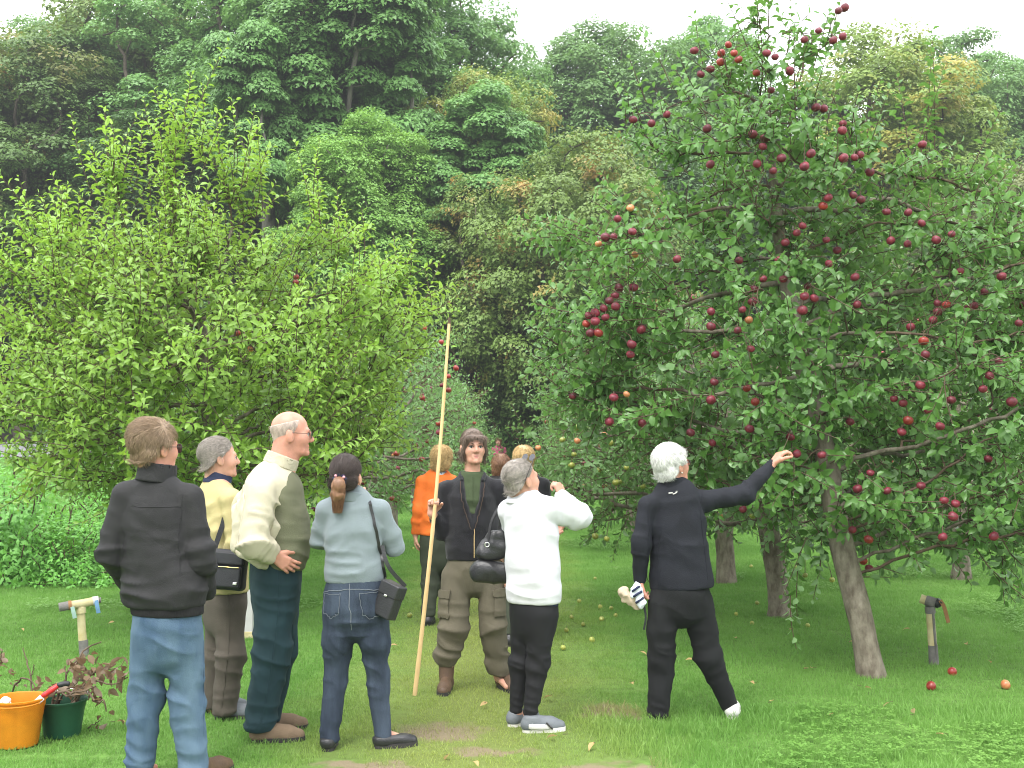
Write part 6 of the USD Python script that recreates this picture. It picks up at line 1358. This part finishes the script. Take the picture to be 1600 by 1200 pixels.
gb_c = np.array([at(105, 800, 6.28)[0], 6.28, 0]); gb_ = bucket('bucket', 'dark green plastic bucket full of prunings', gb_c, .205, .098, .126, 'plastic_green')
a = np.linspace(-1.45, 1.45, 24)
obj('handle', tube(np.column_stack([.137 * np.sin(a) * 1.0, .10 * np.cos(a) + .03, .20 + .035 * np.cos(a)]), .004, 7), 'steel', gb_, smooth=True)
obj('handle', tube(np.column_stack([.150 * np.sin(a), -.055 - .10 * np.cos(a), .250 - .012 * np.cos(a)]), .0035, 7), 'plastic_orange', ob_, smooth=True)
# saw
Q = lambda px, py, d: at(px, py, d)
b0 = Q(70, 1084, 6.05); t = thing('pruning_saw', 'pruning saw with red and black handle leaning out of the orange bucket', 'saw', b0)
obj('grip', tube(spline([Q(66, 1088, 6.05) - b0, Q(78, 1080, 6.06) - b0, Q(92, 1070, 6.08) - b0], 12), [.012, .016, .018, .017, .016, .017, .018, .018, .017, .016, .015, .013], 10, True, ((.3, 0, 1), .75)), 'plastic_red', t, smooth=True)
obj('grip_end', tube(spline([Q(90, 1071, 6.078) - b0, Q(102, 1068, 6.09) - b0, Q(109, 1069, 6.10) - b0], 10), [.015, .017, .018, .017, .016, .016, .017, .018, .016, .010], 10, True, ((.3, 0, 1), .8)), 'plastic_black', t, smooth=True)
obj('blade', strap([Q(66, 1089, 6.05) - b0, Q(48, 1108, 6.03) - b0, Q(34, 1135, 6.04) - b0], .035, .0015, (0, -1, 0)), 'steel', t)
b0 = ob_c + [-.065, -.02, .215]; v, f = build([(Ell((0, 0, 0), (.034, .03, .036)), .01), (Ell((.012, -.01, .03), (.02, .018, .02)), .01)], .005); t = thing('paper', 'crumpled white paper lying in the orange bucket', 'paper', b0); obj('sheet', folds(v, f, (), .010, 2, 40), 'paper_white', t)
fill = obj('rubbish', folds(*build([(Ell((0, 0, .14), (.112, .112, .05)), .01)], .008), (), .012, 5, 30), 'bark_twig', ob_, smooth=True)

leaf_look('leaf_dry', [(.13, .085, .045), (.24, .165, .085), (.36, .28, .16), (.16, .095, .045)], .2, .7, 1.3, vscale=3)
leaf_look('leaf_tan', [(.34, .24, .10), (.45, .36, .14), (.30, .17, .07)], .2, .7, 1.2, vscale=3)
def dry_branch(label, name, b0, lines, radii, leaf_spots, seed, nl=10, ll=.075):
    rng = np.random.default_rng(seed); t = thing(name, label, 'pruned branch', b0)
    for l, r in zip(lines, radii):
        q = spline(np.array(l) - b0, 14); q[1:-1] += rng.normal(0, .004, (12, 3)); obj('twig', tube(q, np.linspace(r, r * .45, 14), 6), 'bark_twig', t, smooth=True)
    P = np.repeat(np.array(leaf_spots) - b0, nl, 0) + rng.normal(0, .035, (len(leaf_spots) * nl, 3)); n = len(P); lv = LEAF_V * [1, 1, 2.6]
    D = unit(rng.normal(size=(n, 3)) + [0, 0, -.4]); N = unit(rng.normal(size=(n, 3)) + [0, 0, .6])
    for k in range(len(leaf_spots)):
        j = slice(k * nl, k * nl + nl); obj('dry_leaves', leaves(P[j], D[j], N[j], ll * rng.uniform(.7, 1.2, nl), ll * .55), 'leaf_dry', t, smooth=True)
    return t
dry_branch('bundle of bare twigs and curled brown leaves sticking out of the green bucket', 'pruned_branch', gb_c + [0, 0, .15],
    [[gb_c + [-.05, .02, .03], Q(96, 1072, 6.3), Q(112, 1040, 6.4), Q(135, 1015, 6.5), Q(158, 1003, 6.6)], [gb_c + [.0, 0, .05], Q(122, 1085, 6.22), Q(148, 1065, 6.2), Q(175, 1068, 6.2), Q(200, 1058, 6.25)], [gb_c + [.02, -.02, .05], Q(130, 1080, 6.2), Q(150, 1095, 6.12), Q(162, 1095, 6.1), Q(166, 1112, 6.1)],
     [gb_c + [-.03, 0, .05], Q(90, 1085, 6.2), Q(115, 1083, 6.15), Q(150, 1072, 6.15)], [gb_c + [.05, 0, .05], Q(128, 1075, 6.3), Q(150, 1050, 6.35), Q(180, 1045, 6.4), Q(198, 1030, 6.45)], [gb_c + [-.05, .0, .05], Q(100, 1080, 6.25), Q(125, 1076, 6.2), Q(140, 1060, 6.2)], [gb_c + [-.07, .0, .06], Q(88, 1082, 6.25), Q(108, 1088, 6.15), Q(134, 1084, 6.15)]],
    [.008, .007, .008, .009, .005, .006, .009], [Q(114, 1042, 6.38), Q(124, 1052, 6.3), Q(140, 1045, 6.32), Q(155, 1048, 6.3), Q(165, 1056, 6.25), Q(108, 1058, 6.3), Q(156, 1080, 6.2), Q(100, 1082, 6.25), Q(118, 1080, 6.2), Q(185, 1054, 6.25)], 3)
dry_branch('grey pruned twigs lying in the grass behind the orange bucket', 'pruned_branch', np.array([*Q(55, 1075, 6.7)[:2], 0]),
    [[[Q(10, 1070, 6.9)[0], 6.9, .02], Q(30, 1062, 6.8), Q(52, 1068, 6.7), [Q(66, 1080, 6.6)[0], 6.6, .02]], [[Q(58, 1080, 6.6)[0], 6.6, .02], Q(48, 1055, 6.75), Q(40, 1030, 6.85), Q(36, 1012, 6.9)], [Q(48, 1058, 6.75), Q(53, 1045, 6.75), Q(52, 1038, 6.75)]], [.007, .006, .004], [Q(52, 1073, 6.65), Q(60, 1072, 6.6), Q(22, 1062, 6.8)], 5, 6, .05)
dry_branch('curled brown leaves on a twig at the left edge of the view', 'pruned_branch', np.array([*Q(-10, 1060, 6.6)[:2], 0]),
    [[[Q(-30, 1080, 6.6)[0], 6.6, .02], Q(-20, 1060, 6.6), Q(0, 1030, 6.6), Q(4, 1015, 6.6)]], [.007], [Q(2, 1030, 6.6), Q(6, 1040, 6.6), Q(-4, 1022, 6.6)], 7, 7, .06)
dry_branch('curled dry leaf cluster on the grass right of the green bucket', 'pruned_branch', np.array([*Q(150, 1128, 6.35)[:2], 0]),
    [[[Q(138, 1132, 6.4)[0], 6.4, .015], Q(150, 1130, 6.38), Q(160, 1124, 6.36)]], [.004], [Q(148, 1130, 6.38), Q(158, 1124, 6.36)], 8, 4, .06)

# irrigation pipes on stakes
plain('pipe_yellow', (.34, .29, .13), .65, .2, 9, .4, 40, .25, col2=(.46, .41, .25)); plain('pipe_grey', (.13, .125, .115), .8, .35, 9, .4, 60, .2); plain('wrap_white', (.38, .38, .36), .6, .06); plain('ribbon_blue', (.10, .20, .32), .6, .1); plain('ribbon_teal', (.22, .32, .28), .6, .1); plain('rag_orange', (.22, .11, .05), .9, .2)
b0 = np.array([at(131, 800, 8.62)[0], 8.62, 0]); t = thing('standpipe', 'short yellow T shaped standpipe with blue ribbons at left', 'standpipe', b0); Q = lambda px, py, dy=0: at(px, py, 8.62 + dy) - b0
obj('post', tube([Q(131, 1024), Q(128, 985), Q(126, 945)], [.034, .031, .030], 14), 'pipe_yellow', t, smooth=35); obj('foot', tube([Q(132, 1030), Q(130, 1000)], [.038, .036], 14), 'pipe_grey', t, smooth=35)
obj('crossbar', tube([Q(108, 946, -.06), Q(128, 943, 0), Q(147, 939, .05)], .032, 14), 'pipe_yellow', t, smooth=35); obj('end_cap', tube([Q(92, 949, -.09), Q(110, 945.6, -.055)], .0345, 14), 'pipe_grey', t, smooth=35); obj('clamp', tube([Q(107, 946, -.061), Q(112, 945.3, -.052)], .037, 14), 'rag_orange', t, smooth=35)
obj('wrap', tube([Q(145, 939.5, .048), Q(154, 938, .065)], .036, 14), 'wrap_white', t, smooth=35); obj('end_cap', tube([Q(153, 938, .064), Q(158, 937.5, .072)], .022, 12), 'pipe_grey', t, smooth=35)
obj('ribbon', strap([Q(150, 938, .02), Q(152, 948, .015), Q(154, 958, .02)], .035, .002, (-.2, -1, 0), 12), 'ribbon_blue', t); obj('ribbon', strap([Q(113, 948, -.09), Q(115, 957, -.09), Q(117, 966, -.085)], .03, .002, (.1, -1, 0), 12), 'ribbon_teal', t); obj('collar', tube([Q(127, 958), Q(126.5, 948)], .037, 14), 'pipe_yellow', t, smooth=35)
b0 = np.array([at(1458, 800, 8.28)[0], 8.28, 0]); t = thing('standpipe', 'yellow and grey standpipe with orange rag right of the leaning trunk', 'standpipe', b0); Q = lambda px, py, dy=0: at(px, py, 8.28 + dy) - b0
obj('post', tube([Q(1459, 1036), Q(1456, 990), Q(1453, 953)], [.033, .032, .031], 14), 'pipe_yellow', t, smooth=35); obj('foot', tube([Q(1459.5, 1040), Q(1457.5, 1008)], [.037, .034], 14), 'pipe_grey', t, smooth=35)
obj('side_stake', tube([Q(1464, 1030, -.03), Q(1460, 985, -.035), Q(1458, 955, -.035)], .010, 8), 'pipe_grey', t, smooth=35)
obj('spout', tube([Q(1438, 935, .04), Q(1449, 939, .02)], .034, 14), 'pipe_yellow', t, smooth=35); obj('coupling', tube([Q(1447, 938, .025), Q(1462, 943, -.01)], .040, 14), 'pipe_grey', t, smooth=35); obj('elbow', tube(spline([Q(1460, 943, -.01), Q(1466, 942, -.02), Q(1470, 938, -.03)], 8), [.03, .034, .036, .034, .03, .03, .031, .026], 12), 'plastic_black', t, smooth=35); obj('clamp', tube([Q(1454, 958), Q(1453, 948)], .038, 14), 'pipe_grey', t, smooth=35)
obj('rag', strap([Q(1469, 938, -.05), Q(1475, 948, -.05), Q(1479, 962, -.045), Q(1482, 973, -.045)], .03, .004, (.2, -1, 0), 16), 'rag_orange', t)
b0 = np.array([at(391, 800, 9.4)[0], 9.4, 0]); t = thing('marker_post', 'short pale wooden marker post between the yellow jacketed and the bald man', 'post', b0)
obj('stake', placed(rbox((.075, .05, .42), .006, 6), (0, 0, .2), np.eye(3)), 'wrap_white', t); obj('foot_board', placed(rbox((.085, .06, .06), .006, 6), (0, 0, .03), np.eye(3)), 'pipe_yellow', t)

# ------------------------------------------------------------------ windfalls and leaves on the grass
def on_grass(px, py):
    d = EYE * FPX / max(py - HORIZON, 5); return np.array([*at(px, py, d)[:2], 0.0])
rng = np.random.default_rng(77)
for k, (px, py, m, lab) in enumerate([(1455, 1073, 'apple_scarlet', 'bright red apple lying in the grass right of the leaning trunk'), (1488, 1051, 'apple_scarlet', 'pinkish red apple lying in the grass behind the bright red one'), (1571, 1071, 'apple_orange', 'browning orange apple lying in the grass near the right edge')]):
    t = thing('fallen_apple', lab, 'apple', on_grass(px, py) + [0, 0, .030], rng.uniform(0, 6)); obj('fruit', APPLE, m, t, smooth=True, scale=.034, rot=(70, 20, 0)); obj('stem', tube([[0, 0, .025], [.01, 0, .045]], .002, 5), 'bark_twig', t)
def whereabouts(px, py):
    return ('left of the pole' if px < 660 else 'just right of the woman in white' if px < 900 else 'left of the reaching woman' if px < 1000 else 'beyond the reaching woman' if px < 1130 else 'between the two dark trunks' if px < 1300 else 'right of the leaning trunk') + (' near the front' if py > 1060 else '')
YEL = [(893, 965), (911, 976), (938, 949), (955, 951), (940, 968), (962, 962), (1183, 943), (1174, 886), (1245, 887), (1175, 974), (990, 861), (930, 905), (885, 985), (905, 940), (1002, 905), (870, 930), (975, 930), (1262, 978), (1108, 880), (1020, 870), (1150, 960), (848, 1000), (925, 1000), (880, 1012), (640, 962), (646, 858), (585, 840)]
for px, py in YEL:
    t = thing('fallen_apple', 'small yellow apple lying in the grass ' + whereabouts(px, py), 'apple', on_grass(px, py) + [0, 0, .024], rng.uniform(0, 6), group='yellow windfalls ' + whereabouts(px, py)); obj('fruit', APPLE, 'apple_yellow', t, smooth=True, scale=rng.uniform(.020, .028), rot=(rng.uniform(30, 150), 0, 0)); obj('stem', tube([[0, 0, .02], [.008, 0, .035]], .0018, 5), 'bark_twig', t)
LV = [(1262, 1048), (1270, 1046), (1347, 1075), (1087, 1035), (985, 1069), (930, 1162), (1337, 1005), (1175, 1070), (879, 1150), (1240, 985), (760, 1100), (700, 1180), (180, 1130), (1150, 1000), (1390, 1100), (1430, 1120), (1510, 1010), (1545, 1035), (1290, 1120), (620, 1010), (860, 1090), (1000, 1020), (1420, 985), (30, 985), (180, 975), (1200, 1100), (735, 1190), (1480, 1150)]
for px, py in LV:
    t = thing('fallen_leaf', 'curled tan leaf on grass ' + whereabouts(px, py), 'leaf', on_grass(px, py) + [0, 0, .038], rng.uniform(0, 6), group='fallen leaves ' + whereabouts(px, py))
    n = 1; obj('blade', leaves(rng.normal(0, .012, (n, 3)) * [1, 1, .3], unit(rng.normal(size=(n, 3)) * [1, 1, .25]), unit(rng.normal(size=(n, 3)) * .3 + [0, 0, 1]), rng.uniform(.05, .075, n), .034), 'leaf_tan', t, smooth=True); obj('stalk', tube([[0, 0, 0], [.03, .01, .004]], .0015, 4), 'bark_twig', t)
# ------------------------------------------------------------------ the damp air
HAZE = .00045
M['haze'] = usdkit.material(stage, '/World/Looks/haze', {'v': ('principled_volume', {'color': (.95, .97, 1.0), 'density': HAZE, 'anisotropy': .3})}, [], volume='v.volume')
hz = trimesh.creation.box(bounds=[[-340, -70, -1.5], [340, 440, 130]])
tag(obj('haze', hz, 'haze', smooth=False), kind='stuff')
